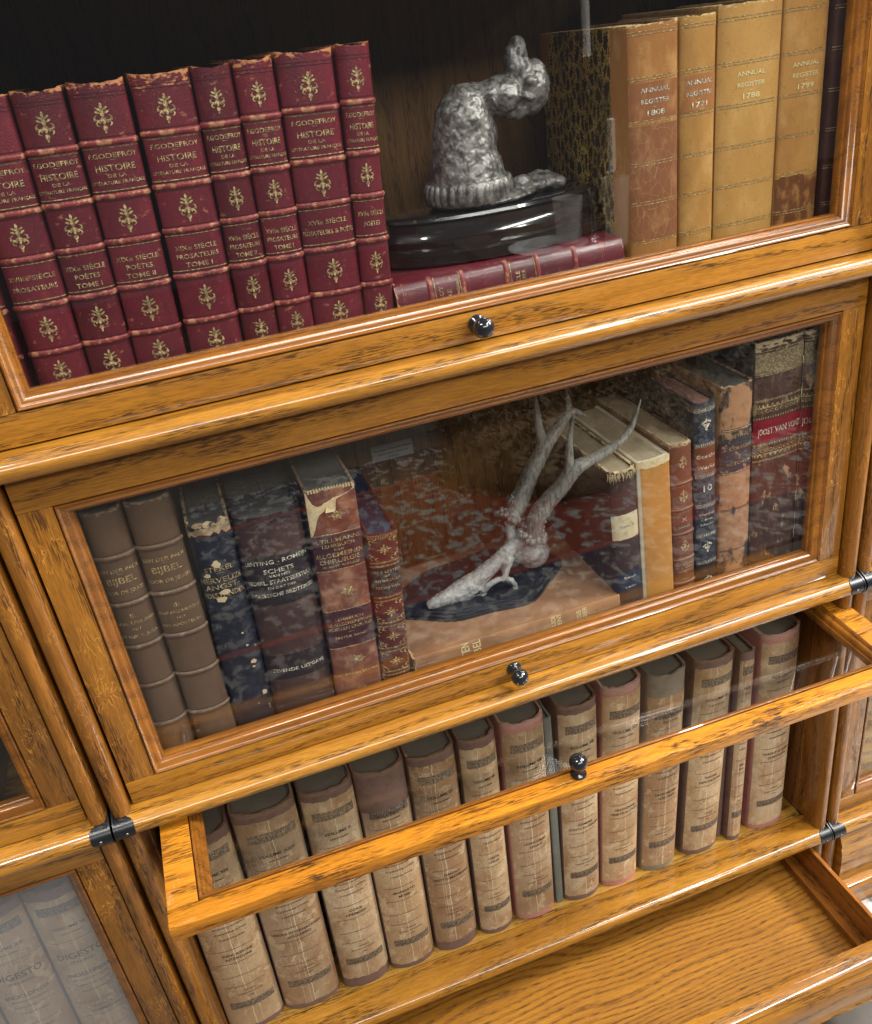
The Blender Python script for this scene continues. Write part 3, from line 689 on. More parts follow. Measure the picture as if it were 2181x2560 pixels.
def oval(prof, ax, ay, n=48):
    mb = MB(); vs = []
    for (r, z) in prof:
        for i in range(n):
            a = 2*PI*i/n; vs.append(((ax+r)*math.cos(a), (ay+r)*math.sin(a), z))
    fs = [(j*n+i, j*n+(i+1) % n, (j+1)*n+(i+1) % n, (j+1)*n+i) for j in range(len(prof)-1) for i in range(n)]
    fs += [tuple(range(n-1,-1,-1)), tuple(range((len(prof)-1)*n, len(prof)*n))]; return mb.add(vs, fs)
build('base_step', oval([(0,0),(.002,.002),(.002,.010),(-.003,.013),(-.006,.0145),(-.005,.020)], .112, .052), EB, pl, 30)
build('top_step', oval([(-.008,.0201),(-.010,.024),(-.013,.027),(-.012,.033),(-.009,.036),(-.010,.0385),(-.013,.0395)], .112, .052), EB, pl, 30)
PEW = leather('weathered_pewter', (.24,.225,.21), [((.045,.040,.036), (130,)*3, .42, .60, .85), ((.42,.40,.38), (160,)*3, .55, .72, .5)], rough=.42, bump=(220,.7), spec=.6)
PEW.node_tree.nodes['Principled BSDF'].inputs['Metallic'].default_value = .35
st = empty('statue', (.440, .095, .4674)); tag(st, 'small grey metal figure bowing to the right on the black plinth', 'statue')
SO = Vector((.440, .095, .4674)); SL = lambda x, y, z: (x-SO.x, y-SO.y, z-SO.z)
mb = MB(); mb.tube([SL(.4315,.086,.482), SL(.4310,.086,.495), SL(.4305,.086,.510), SL(.4315,.086,.525), SL(.4335,.086,.540), SL(.4400,.086,.550), SL(.4500,.086,.555)], [.0345,.0325,.0290,.0265,.0255,.0200,.012], 26)
ellipsoid(mb, SL(.435,.086,.545), (.021,.019,.012), (0,.5,0)); ellipsoid(mb, SL(.452,.085,.5535), (.018,.015,.0105), (0,.15,0)); ellipsoid(mb, SL(.457,.085,.562), (.005,.005,.004))
ellipsoid(mb, SL(.469,.084,.5510), (.022,.018,.0165), (0,.10,0)); ellipsoid(mb, SL(.493,.084,.5530), (.0195,.0175,.0215), (0,.15,0)); ellipsoid(mb, SL(.498,.084,.5650), (.0110,.0120,.0110), (0,.0,0)); ellipsoid(mb, SL(.4850,.084,.5680), (.0130,.012,.0150), (0,-.10,0)); ellipsoid(mb, SL(.4840,.084,.5790), (.0105,.0090,.0120), (0,.0,0)); ellipsoid(mb, SL(.4860,.084,.5870), (.0078,.0065,.0085), (0,.15,0)); ellipsoid(mb, SL(.4735,.082,.5640), (.0045,.006,.0045)); ellipsoid(mb, SL(.5020,.072,.5560), (.004,.005,.006)); ellipsoid(mb, SL(.4900,.068,.5600), (.006,.004,.004)); ellipsoid(mb, SL(.4860,.069,.5480), (.008,.004,.003), (0,.4,0)); ellipsoid(mb, SL(.485,.084,.5400), (.0200,.014,.0090), (0,-.10,0))
ellipsoid(mb, SL(.452,.083,.5300), (.0075,.010,.018), (0,-.25,0)); ellipsoid(mb, SL(.447,.076,.5150), (.009,.006,.020), (0,.1,0))
for i in range(6): ellipsoid(mb, SL(.4555+i*.0026, .0715, .5495+.0008*i), (.0011,.003,.0095), (0,-.55,0), 8, 6)
for i in range(4): ellipsoid(mb, SL(.470+i*.0085, .0705+.001*i, .5470+.0035*i), (.0095,.0025,.0016), (0,-.35,0), 8, 6)
bd_ = remeshed('body', mb, PEW, st, .0010, .0034, .010)
tx = bpy.data.textures.new('fine_folds', 'MUSGRAVE' if False else 'CLOUDS'); tx.noise_scale = .0035; tx.noise_depth = 2
d_ = bd_.modifiers.new('d2', 'DISPLACE'); d_.texture = tx; d_.strength = .0013; d_.texture_coords = 'LOCAL'
mb = MB()
for i in range(30):
    a = 2*PI*i/30; ellipsoid(mb, (-.0085+.0365*math.cos(a), -.008+.034*math.sin(a), .0135), (.0042,.0042,.0095), (0,0,0), 8, 6)
mb.lathe([(.034,.003),(.0365,.005),(.0365,.021),(.033,.024)], (-.0085,-.008,0), 30); build('ruffled_collar', mb, PEW, st, True)
mb = MB(); ellipsoid(mb, (.006,0,.004), (.052,.043,.0065)); ellipsoid(mb, (.058,-.004,.007), (.026,.018,.007), (0,-.05,.1)); ellipsoid(mb, (.074,-.012,.006), (.010,.007,.006)); ellipsoid(mb, (.040,-.014,.010), (.010,.009,.008)); ellipsoid(mb, (.066,.008,.010), (.014,.008,.006))
remeshed('rocky_base', mb, PEW, st, .0013, .004, .006, sm=1)

# ------------------------------------------------------------------ middle row, left group
def stand(name, a, b, c, d, zlo, zhi, z0, h, bul, depth, mat, pg, lab, yf=.0225, grp=None, **kw):
    x, ww, ln = hz(a, b, c, d, zlo, zhi, z0)
    return Book(name, ww-.0006, h, bul, depth, mat, pg, loc=(x, yf, z0), rot=(0, ln, 0), label=lab, group=grp, **kw)
BRN = lambda s, k=1.: leather('brown_cloth_%d' % s, (.105*k,.060*k,.036*k), [((.065,.036,.022), (30,30,20), .45, .7, .6), ((.18,.12,.08), (200,200,120), .58, .74, .35)], rough=.5, bump=(1100,.6), seed=s, edge=((.24,.17,.11), .008, 200), h=.293)
BRB = leather('brown_cloth_ridge', (.12,.072,.045), [((.27,.20,.14), (150,)*3, .5, .65, .6)], rough=.35)
for (e, lab, tx, sd) in (((.0320,.0698,.0395,.0714), 'brown cloth bible volume II, leftmost in the middle row', [('II.', .1862, .0042), ('SAMUEL, ESTH. DAVID', .1792, .0030), ('TOT', .1728, .0024), ('HET RIJK V. JUDA.', .1650, .0030)], 1),
                         ((.0702,.1105,.0750,.1132), 'brown cloth bible volume III, right of volume II', [('III.', .1852, .0042), ('NA DE BALLINGSCHAP', .1785, .0030), ('TOT', .1722, .0024), ('DER APOSTELEN.', .1648, .0030)], 2)):
    bk = stand('cloth_book', *e, .020, .293, .0012, .2935, .0095, .17, BRN(sd), PGD, lab, grp='matching brown bible volumes', capz=.0015, recess=.006)
    for zb in (.2480, .2005, .1545, .1100, .0635): bk.band(BRB, zb, .0042, .0016)
    bk.lines(leather('ridge_line_%d' % sd, (.04,.022,.014)), [q+s for q in (.2480,.2005,.1545,.1100,.0635) for s in (-.0034,.0034)], .0005, name='blind_line')
    bk.text(GILTD, [('VAN DER PALM', .2335, .0036, .95), ('—', .2305, .003, .8), ('BIJBEL', .2220, .0062, .95), ('VOOR DE JEUGD', .2118, .0034, .95)])
    bk.text(GILTD, tx)
bk = Book('cloth_book', .0085, .288, .0010, .165, BRN(9, .8), PGD, loc=(.0245, .0150, .0012), rot=(0, .022, 0), label='thin brown boarded book edge, squeezed against the left stile of the middle door')
# black cloth with torn head
BLK = leather('rubbed_black_cloth', (.012,.014,.022), [((.42,.30,.15), (150,150,110), .685, .72, .9), ((.035,.04,.06), (60,60,60), .5, .7, .6)], rough=.45, seed=3, edge=((.40,.28,.15), .010, 120), h=.252)
bk = stand('cloth_book', .1122, .1490, .1175, .1570, .025, .258, .0012, .2565, .0075, .17, BLK, PGG, 'black cloth book with torn head, paper chips and gilt lettering', yf=.027, wob=.0035, capz=.003)
bk.patch('torn_paper', leather('torn_head_paper', (.42,.31,.18), [((.10,.07,.05), (130,)*3, .45, .6, .7)], seed=4), -.9, .9, .2445, .2510, .0006, nu=14, ragged=.0022, nzz=2)
bk.text(GILT, [('STEKEL', .2062, .0048), ('—', .2030, .003, 1.1), ('NERVEUZE', .1945, .0052), ('ANGST-', .1872, .0052), ('TOESTANDEN', .1788, .0052)])
for (u, z, r1, r2) in ((-.05,.2135,.0030,.0034), (-.35,.2030,.0026,.0022), (.0,.1835,.0035,.0026), (-.10,.1765,.0040,.0030), (.25,.120,.0010,.0012), (.33,.100,.0024,.0028), (.30,.094,.0014,.001), (.45,.060,.0025,.003), (.2,.135,.0008,.001), (.0,.022,.004,.006)):
    rr = random.Random(int(z*1e4)); mbx = [[(u*bk.a*1.35+r1*(1+rr.uniform(-.35,.35))*math.cos(q*PI/5), z+r2*(1+rr.uniform(-.35,.35))*math.sin(q*PI/5)) for q in range(10)]]
    bk.shapes(plain('chipped_paper', (.52,.40,.24), .8) if u == -.05 else bpy.data.materials['chipped_paper'], mbx, 'paper_chip', .0006)
bk.lines(INK, [.0560,.0575], .0005, name='blind_line')
# wide law book
LAW = leather('dusky_brown_calf', (.055,.030,.026), [((.10,.055,.045), (25,25,18), .45, .7, .7), ((.02,.012,.012), (45,45,30), .5, .7, .6)], rough=.33, seed=5, bump=(600,.3))
LAWB = leather('black_title_leather', (.020,.016,.017), [((.055,.047,.045), (120,)*3, .55, .7, .6)], rough=.33, seed=6)
bk = stand('calf_book', .1500, .2128, .1585, .2195, .020, .250, .0012, .2505, .0130, .18, LAW, PGG, 'wide dusky brown book with black title panel and Dutch gilt lettering', capz=.001, recess=.003)
bk.patch('title_label', LAWB, -.97, .97, .1560, .2085, .0003); bk.patch('title_label', LAWB, -.97, .97, .0700, .0985, .0003)
bk.patch('head_panel', LAWB, -.97, .97, .2420, .2500, .0003)
bk.lines(INKF, [.2095,.2110,.1545,.1530,.1000,.0690,.0545,.0530], .0005, u=.97, name='blind_line')
bk.text(SILV, [('LENTING - ROMEIJN', .2008, .0042), ('—', .1985, .0026, .9), ('SCHETS', .1912, .0046), ('VAN HET', .1868, .0026), ('NEDERL. STAATSBESTUUR', .1798, .0042), ('EN DAT DER', .1742, .0026), ('OVERZEESCHE BEZITTINGEN', .1662, .0038)])
bk.text(SILV, [('ZEVENDE UITGAVE', .0790, .0036)])
# surgery textbook
TIL = leather('chestnut_calf', (.16,.055,.034), [((.34,.16,.09), (60,60,40), .47, .62, .75), ((.07,.02,.018), (40,40,30), .5, .68, .6)], rough=.36, seed=7, edge=((.42,.30,.18), .004, 200), h=.26)
TILD = leather('plum_title_leather', (.048,.016,.022), [((.10,.045,.045), (120,)*3, .5, .7, .5)], rough=.36, seed=8)
bk = stand('calf_book', .2132, .2597, .2238, .2722, .020, .2585, .0012, .2605, .0040, .19, TIL, PGD, 'chestnut surgery textbook with a torn pale corner at its head', capz=0, recess=.0015, t=.0025)
bk.patch('title_label', TILD, -.95, .95, .1770, .2135, .0003); bk.patch('title_label', TILD, -.95, .95, .0880, .1300, .0003)
bk.lines(GILTD, [.2145,.1760,.1310,.0870,.0545,.0530], .0008, wav=.0003)
bk.text(GILT, [('H. TILLMANNS,', .2060, .0042), ('LEHRBUCH', .2008, .0034), ('DER', .1966, .0020, 1.3), ('ALLGEMEINEN', .1902, .0046), ('CHIRURGIE.', .1838, .0044), ('SECHSTE AUFLAGE', .1792, .0024)])
bk.text(GILT, [('LEHRBUCH', .1188, .0030), ('DER ALLGEMEINEN UND', .1132, .0034), ('SPECIELLEN CHIRURGIE.', .1078, .0034), ('—', .1035, .0026), ('ERSTER BAND.', .0978, .0028)])
for z in (.2330,.1500,.0700,.0310): bk.shapes(GILTD, rosette(z, 1.15, 12, .002))
CRM = plain('torn_cream_paper', (.60,.48,.28), .75, nz=[((.38,.25,.12), 300, .5, .65, .6)])
ar = bk.a*PI/2
bk.shapes(CRM, [[(-.0225,.2590),(.0215,.2595),(.0205,.2555),(.0120,.2530),(.0040,.2500),(-.0020,.2440),(-.0050,.2400),(-.0100,.2360),(-.0130,.2290),(-.0160,.2200),(-.0200,.2150),(-.0235,.2140)]], 'torn_paper', .0005)
mb = MB().add([(-.006,-.0008,.244),(.004,-.0015,.252),(.001,-.006,.240),(-.008,-.004,.239)], [(0,1,2),(0,2,3)]); build('torn_flap', mb, CRM, bk.r, fix=False)
mb = MB()
for i in range(16): mb.box(-.0205+i*.0027, -.0192+i*.0027, .0005, .0030, .2585, .2615)
build('frayed_thread', mb, CRM, bk.r)
# small gilt volume
MAC = leather('oxblood_gilt_leather', (.085,.018,.014), [((.16,.06,.03), (80,)*3, .5, .7, .6)], rough=.32, seed=9)
bk = stand('leather_book', .2612, .2922, .2735, .3028, .020, .2015, .0012, .2020, .0055, .155, MAC, PGB, 'small oxblood volume with dense gilt scrollwork and black title label', capz=.001, recess=.002)
bk.patch('title_label', LAWB, -.96, .96, .1335, .1640, .0003)
bk.text(GILT, [('LIFE & LETTERS', .1582, .0028), ('OF', .1538, .0022, 1.2), ('LORD MACAULAY.', .1482, .0028), ('—', .1462, .0016, .7), ('TREVELYAN.', .1402, .0028)], narrow=.95)
bk.lines(GILT, [q+s for q in (.1680,.1285,.0985,.0680,.0390) for s in (-.0026,-.0016,.0016,.0026)], .0006, u=.97)
for z in (.1840,.1130,.0835,.0535,.0220): bk.shapes(GILT, rosette(z, 1.15, 8)+[q for sx in (-1, 1) for sz in (-1, 1) for cc in (curl(sx*.0105, z+sz*.0085, .0022, 0, 5, .35), curl(sx*.0060, z+sz*.0100, .0016, 1, 5.5, .35), curl(sx*.0130, z+sz*.0035, .0016, 2, 6.5, .35)) for q in cc])
mb = MB()
for i in range(26): mb.add([bk.P(-.95+i*.075, .1955, .0004), bk.P(-.95+i*.075+.03, .1955, .0004), bk.P(-.95+i*.075+.03, .2005, .0004), bk.P(-.95+i*.075, .2005, .0004)], [(0,1,2,3)])
build('gilt_ornament', mb, GILT, bk.r, fix=False)

# lying tan bible
LYM = leather('rubbed_tan_cloth', (.30,.155,.080), [((.13,.060,.035), (14,14,9), .45, .62, .6), ((.46,.30,.18), (40,40,25), .5, .7, .6)], rough=.55, seed=11, bump=(700,.35), edge=((.55,.42,.26), .004, 200), h=.2365)
bk = Book('cloth_book', .0465, .2365, .0030, .172, LYM, PGC, loc=(.5335, .0225, .0247), rot=(0, -PI/2, 0), label='rubbed tan cloth bible lying flat under the antler trophy', cat='book', t=.003, wob=.0012)
bk.text(PALE, [('TEN', .5335-.3570, .0088, .85), ('BEL', .5335-.3700, .0088, .85)], uc=.50); bk.text(PALE, [('OUDE', .5335-.4560, .0050), ('MENT', .5335-.4630, .0050)], uc=.45); bk.text(PALE, [('ESIS', .5335-.4860, .0050), ('NIER', .5335-.4930, .0050)], uc=.45)
TOOL = plain('blind_tooling', (.20,.10,.05), .6)
for xx in (.5335-.318, .5335-.5135): bk.shapes(TOOL, [[(-.012,xx-.010),(-.011,xx-.010),(.012,xx+.010),(.011,xx+.010)], [(.012,xx-.010),(.011,xx-.010),(-.012,xx+.010),(-.011,xx+.010)], [(-.014,xx-.0004),(.014,xx-.0004),(.014,xx+.0004),(-.014,xx+.0004)]]+curl(0, xx, .005, 0, 6.28, .08, 16), 'blind_tooling')

# ------------------------------------------------------------------ middle row, right group
B1 = leather('speckled_black_calf', (.035,.022,.022), [((.20,.14,.09), (160,160,60), .60, .70, .55), ((.07,.045,.045), (40,40,30), .5, .65, .6)], rough=.42, seed=12, edge=((.55,.42,.25), .010, 170), h=.197)
bk = stand('calf_book', .5318,.5636,.5262,.5560, .030,.194, .0012, .1975, .0050, .17, B1, PGC, 'worn black half calf book with a blank cream label, next to the antlers', capz=.001, recess=.003, wob=.001)
bk.patch('title_label', leather('cream_label', (.52,.46,.30), [((.30,.26,.16), (180,)*3, .5, .65, .6)], seed=1), -.96, .96, .1160, .1460, .0004, ragged=.0004)
bk.patch('title_label', leather('blue_label', (.018,.030,.055), [((.55,.46,.32), (110,)*3, .68, .72, .9)], seed=2), -.96, .96, .0500, .0740, .0004, ragged=.0004)
bk.text(SILV, [('Spruch', .0660, .0028), ('Lieder', .0540, .0026)]); bk.text(INKF, [('Tom. II', .1300, .0034)])
fr = MB(); rr = random.Random(5)
for i in range(60):
    u = rr.uniform(-1, 1); z = .1965-rr.random()*.004; p = Vector(bk.P(u, z, .0003)); q = Vector(bk.P(u+rr.uniform(-.15,.15), z-rr.uniform(.003,.009), .0012)); fr.tube([p, (p+q)/2+Vector((0,-.0008,0)), q], [.0002,.0002,.0001], 4)
build('frayed_thread', fr, CRM, bk.r)
# ochre novel in a cream slip
OCH = leather('ochre_cloth', (.44,.205,.045), [((.30,.13,.035), (22,22,16), .48, .66, .5), ((.55,.30,.10), (50,)*3, .5, .7, .5)], rough=.5, seed=13, bump=(900,.2))
CRS = leather('cream_boards', (.56,.50,.37), [((.40,.34,.23), (50,)*3, .5, .7, .6)], rough=.6, seed=14)
bk = stand('cloth_book', .5638,.6008,.5568,.5952, .025,.200, .0012, .2000, .0035, .155, CRS, PGC, 'ochre spined novel in cream boards with vertical lettering', capz=0, recess=.0, t=.0045, wob=.0003)
bk.patch('ochre_spine', OCH, -.62, .97, .0005, .1925, .0006); bk.patch('torn_head', CRM, -.97, .97, .1925, .2000, .0010, nu=16, ragged=.0012, nzz=2)
bk.lines(CRM, [.1895], .0007, u=.6); bk.text(GILTD, [('WRIJVING AMERIKAANSCH', .098, .0068, 1.12)], vertical=1, uc=.12)
# red brown small
RB = leather('red_brown_calf', (.155,.052,.028), [((.09,.03,.02), (40,)*3, .5, .7, .6), ((.26,.11,.06), (90,)*3, .55, .7, .4)], rough=.38, seed=15, edge=((.42,.30,.18), .005, 200), h=.207)
bk = stand('calf_book', .6018,.6298,.5966,.6205, .025,.205, .0012, .2085, .0050, .165, RB, PGC, 'small red brown calf book marked X, its cream page tops showing', capz=.001, recess=.001, wob=.0015)
for zb in (.1625,.1310,.1010,.0680,.0370): bk.band(RB, zb, .0038, .0013); bk.lines(GILTD, [zb-.003, zb+.003], .0004, u=.94)
for ze in (.1865,.1465,.0845,.0130): bk.shapes(GILTD, fleuron(ze, .8)+curl(0, ze-.003, .0022, 0, 6.28, .25, 12))
bk.text(SILV, [('X', .1165, .0048), ('BAND', .1085, .0028)]); bk.text(GILTD, [('GESCHICHTE', .0605, .0026), ('SPEC. OF DE', .0560, .0026), ('KUNSTEN', .0515, .0026), ('BAND I', .0415, .002)])
# blue black Goethe
GO = leather('blue_black_grain', (.018,.026,.040), [((.10,.12,.15), (260,260,200), .50, .62, .7), ((.006,.008,.012), (160,)*3, .5, .65, .6)], rough=.34, seed=16, bump=(500,.9))
GOS = leather('smooth_black_foot', (.012,.014,.020), rough=.3)
bk = stand('cloth_book', .6306,.6556,.6228,.6484, .025,.246, .0012, .2480, .0045, .17, GO, PGR, 'blue black grained book numbered 10 with brown title label and gilt leaves', capz=.001, recess=.002)
bk.patch('title_label', leather('brown_title', (.15,.045,.022), rough=.4, seed=3), -.97, .97, .1660, .1985, .0003)
bk.patch('smooth_foot', GOS, -.97, .97, .0, .0560, .0003)
rope = []
for z in (.2395,.2000,.1640,.1280,.0910,.0560): rope += [[(x-.0006, z-.0012), (x+.0002, z-.0012), (x+.0010, z+.0012), (x+.0002, z+.0012)] for x in [(-.0115+i*.0017) for i in range(14)]]
bk.shapes(SILV, rope, 'gilt_ornament', .0004); bk.lines(SILV, [q for z in (.2395,.2000,.1640,.1280,.0910,.0560) for q in (z-.002, z+.002)], .0003, u=.93)
def grape(z): return [ell(.0+dx*.0018, z-.001+dz*.0018, .0011, .0011, 0, 7) for dx, dz in ((-1,1),(0,1),(1,1),(-.5,0),(.5,0),(0,-1),(0,-2))]+[ell(-.0026, z+.0035, .0026, .0011, .7, 8), ell(.0026, z+.0045, .0026, .0011, -.9, 8), ell(0, z+.0050, .0008, .003, 0, 8)]
for z in (.2220,.0745,.0300): bk.shapes(SILV, grape(z), 'gilt_ornament', .0004)
bk.text(SILV, [('Goethe', .1850, .0044), ('Werke', .1722, .0044), ('10', .1455, .0072), ('Werther', .1160, .0030), ('u. Briefe', .1095, .0024), ('Schweiz', .1035, .0028)])
# tan and black scarred folio
DEC = leather('scarred_tan_calf', (.36,.19,.10), [((.022,.022,.030), (55,55,30), .53, .575, .95), ((.22,.10,.05), (120,)*3, .5, .65, .6)], rough=.45, seed=17, edge=((.45,.27,.16), .004, 150), h=.257)
bk = stand('calf_book', .6583,.6982,.6545,.6930, .025,.256, .0012, .2575, .0060, .18, DEC, PGG, 'tan calf book blotched with black, lettered Decreta', capz=.0015, recess=.003, wob=.0012)
bk.patch('title_label', leather('slate_title', (.030,.034,.045), [((.36,.20,.11), (100,)*3, .56, .62, .9)], seed=18), -.72, .9, .1600, .2060, .0003, ragged=.0006)
bk.lines(INK, [.2090,.2070,.1590,.1575,.1140,.1125,.0620,.0605], .0006, u=.8, name='blind_line'); bk.lines(SILV, [.2080,.1583], .0005, u=.7)
bk.text(GILT, [('DECRETA AUTH.', .1985, .0044), ('E. CONCILIO', .1850, .0036), ('ACTORUM', .1670, .0036)], uc=.08)
# two large folios
for (e, sd, lab, t2) in (((.6992,.7565,.6930,.7516), 21, 'tall scuffed folio with red title label and a gilt II low on its spine', True), ((.7573,.7880,.7526,.7812), 22, 'tall scuffed folio with red title label, rightmost in the middle row', False)):
    JO = leather('scuffed_dark_calf_%d' % sd, (.060,.030,.022), [((.42,.29,.16), (70,70,45), .585, .64, .85), ((.16,.085,.06), (150,150,60), .52, .64, .6), ((.02,.012,.01), (60,60,30), .5, .6, .5)], rough=.42, seed=sd, edge=((.50,.40,.24), .022, 120), h=.294)
    bk = stand('folio_book', *e, .025,.293, .0012, .2945, .0045, .18, JO, PGD, lab, grp='tall scuffed folios in the middle row', capz=.0, recess=.003, wob=.001)
    hw = bk.a*1.45
    bk.patch('gilt_band', leather('dull_gilt_band_%d' % sd, (.15,.11,.06), [((.34,.27,.15), (420,420,420), .48, .56, .85)], seed=sd), -.93, .93, .2600, .2830, .0002, ragged=.0006)
    bk.patch('title_label', leather('crimson_label_%d' % sd, (.20,.008,.020), [((.10,.006,.012), (60,)*3, .5, .7, .6)], rough=.35, seed=sd), -.95, .95, .1835, .2095, .0004)
    for (z0, z1) in ((.2110,.2300), (.1640,.1820)):
        dots = []
        nn = int(hw*2/.0046)
        for i in range(nn):
            x = -hw+.0045+i*(2*hw-.009)/(nn-1); sg = 1 if z0 > .2 else -1
            zc = (z0+z1)/2
            dots += curl(x, zc-sg*.001, .0017, 0, 6.28, .3, 8)+[ell(x, zc+sg*.0045, .0011, .0022, 0, 7), ell(x-.0018, zc+sg*.0030, .0008, .0015, .8, 6), ell(x+.0018, zc+sg*.0030, .0008, .0015, -.8, 6)]
        for i in range(nn*2): x = -hw+.003+i*(2*hw-.006)/(nn*2-1); dots.append(ell(x, (z0 if z0 > .2 else z1)+(.0008 if z0 > .2 else -.0008), .0006, .0016, 0, 6))
        bk.shapes(GILTD, dots)
    bk.lines(GILTD, [.2310,.2322,.2850,.2590,.1630,.1618], .0006, u=.95)
    if t2: bk.text(SILV, [('JOOST VAN VONDEL', .1925, .0072, .62)], uc=.14); bk.text(GILTD, [('II.', .0960, .0060, .9)])
    else: bk.text(SILV, [('JOOST VAN VONDEL', .1915, .0078, .80)]) if False else bk.text(SILV, [('JOOST V', .1915, .0078, .80)])
    if t2:
        tear = MB(); rr = random.Random(8)
        pts = [(bk.P(.98, .05+i*.0095, .0004)) for i in range(24)]
        vs = []
        for p in pts: wdt = .0006+.0030*max(0, rr.random()-.45); vs += [(p[0]-wdt, p[1]-.0016-wdt*.3, p[2]), (p[0]+.0006, p[1]-.0006, p[2])]
        tear.add(vs, [(2*i, 2*i+1, 2*i+3, 2*i+2) for i in range(23)]); build('torn_joint', tear, CRM, bk.r, fix=False)

# ------------------------------------------------------------------ antler trophy
SH = plain('black_shield_wood', (.016,.018,.024), .28, coat=.6, nz=[((.06,.065,.08), 90, .55, .7, .5)])
tr = empty('antler_trophy', (.400, .100, .0482)); tag(tr, 'roe deer skull with antlers on a black wooden shield, on the lying bible', 'trophy'); TO = tr.location
def shield(sc_, z0, z1):
    pts = []
    for i in range(60):
        a = 2*PI*i/60; rx = .097*sc_*(1+.06*math.cos(4*a)+.03*math.cos(2*a)); ry = .060*sc_*(1+.07*math.cos(3*a+PI)+.06*math.cos(6*a))
        pts.append((rx*math.cos(a)+.002, ry*math.sin(a)+.016))
    return pts, z0, z1
mb = MB()
for s1, z0, z1 in ((1.0,0,.0030), (.965,.0030,.0050), (.98,.0050,.0062), (.93,.0062,.0078), (.86,.0078,.0090)):
    p, a, b = shield(s1, z0, z1); mb.extrude(p, 'z', a+(.0001 if z0 else 0), b)
build('shield', mb, SH, tr, 25)
BONE = leather('weathered_bone', (.37,.37,.36), [((.07,.065,.06), (150,)*3, .45, .65, .6), ((.62,.62,.60), (120,)*3, .5, .7, .5)], rough=.5, bump=(400,.5))
ANT = leather('grey_antler', (.27,.26,.24), [((.055,.048,.040), (380,380,70), .46, .62, .75), ((.33,.31,.28), (240,240,60), .58, .7, .5)], rough=.5, bump=(260,1.))
L = lambda x, y, z: (x-TO.x, y-TO.y, z-TO.z)
mb = MB()
mb.tube([L(.335,.090,.0600), L(.343,.090,.0615), L(.356,.091,.0630), L(.374,.092,.0650), L(.389,.093,.0680), L(.400,.094,.0730)], [.0040,.0065,.0085,.0118,.0130,.0105], 14)
mb.tube([L(.398,.094,.0730), L(.410,.094,.0800), L(.424,.095,.0885), L(.438,.096,.0965), L(.450,.098,.1020)], [.0105,.0090,.0082,.0085,.0100], 12)
ellipsoid(mb, L(.461,.108,.0860), (.024,.021,.018), (0,.5,0)); ellipsoid(mb, L(.472,.114,.0740), (.020,.020,.018)); ellipsoid(mb, L(.398,.090,.0540), (.0080,.009,.0060)); ellipsoid(mb, L(.380,.092,.0560), (.014,.009,.0045))
for yy, k in ((.079, 1), (.112, -1)):
    mb.tube([L(.398,yy+.003*k,.0640), L(.4050,yy,.0715), L(.4145,yy-.001*k,.0755), L(.4240,yy-.001*k,.0745), L(.4315,yy,.0690), L(.4350,yy,.0610), L(.4350,yy,.0520), L(.4330,yy+.001*k,.0450)], [.0040,.0034,.0030,.0030,.0034,.0030,.0026,.0014], 9)
    mb.tube([L(.4240,yy,.0745), L(.4290,yy+.005*k,.0830), L(.4360,yy+.010*k,.0930)], [.0032,.0045,.0060], 8)
mb.tube([L(.452,.098,.1010), L(.4575,.091,.1070), L(.4620,.086,.1120)], [.0065,.0058,.0062], 9); mb.tube([L(.446,.104,.1050), L(.4465,.108,.1150), L(.4475,.110,.1240)], [.0065,.0058,.0062], 9)
remeshed('skull', mb, BONE, tr, .0009, .0022, .0045, sm=1)
SOC = plain('painted_socket_shade', (.02,.018,.018), .9)
mb = MB(); ellipsoid(mb, L(.3905,.0845,.0640), (.0055,.0035,.0040), (0,.4,0)); ellipsoid(mb, L(.3835,.0850,.0600), (.0040,.003,.0022)); build('eye_socket_shade', mb, SOC, tr, True)  # dark lumps on the bone stand in for the shade inside the socket
def antler(main, rad, tines, bur):
    mb = MB(); P = [Vector(L(*p)) for p in main]
    def fine(P, R, k=5):
        o, r = [], []
        for i in range(len(P)-1):
            p0 = P[max(i-1,0)]; p1 = P[i]; p2 = P[i+1]; p3 = P[min(i+2,len(P)-1)]
            for j in range(k):
                t = j/k; o.append(.5*((2*p1)+(-p0+p2)*t+(2*p0-5*p1+4*p2-p3)*t*t+(-p0+3*p1-3*p2+p3)*t**3)); r.append(R[i]+(R[i+1]-R[i])*t)
        return o+[P[-1]], r+[R[-1]]
    p, r = fine(P, rad); mb.tube(p, [q*1.10 for q in r], 22, .07, ridge=.17)
    for (pts, rr_) in tines:
        p, r = fine([Vector(L(*q)) for q in pts], rr_); mb.tube(p, r, 14, .03, ridge=.08)
    d = (P[1]-P[0]).normalized(); a = d.cross(Vector((0,1,.2))).normalized(); b = d.cross(a); rn = random.Random(3)
    for i in range(46):
        t = 2*PI*i/46*2; k = bur*(1+rn.uniform(-.25,.25)); c = P[0]+d*rn.uniform(-.002,.004)+a*k*math.cos(t)+b*k*math.sin(t); ellipsoid(mb, c, [rn.uniform(.0022,.0042)]*3, n=7, m=5)
    for i in range(110):
        j = rn.random()**1.5*.7; q = P[0].lerp(P[1], min(1, j*2)) if j < .5 else P[1].lerp(P[2], (j-.5)*2); t = rn.random()*6.28; k = rad[0]*(1.06-.25*j); ellipsoid(mb, q+a*k*math.cos(t)+b*k*math.sin(t), [rn.uniform(.0010,.0021)]*3, n=6, m=4)
    return build('antler', mb, ANT, tr, True)
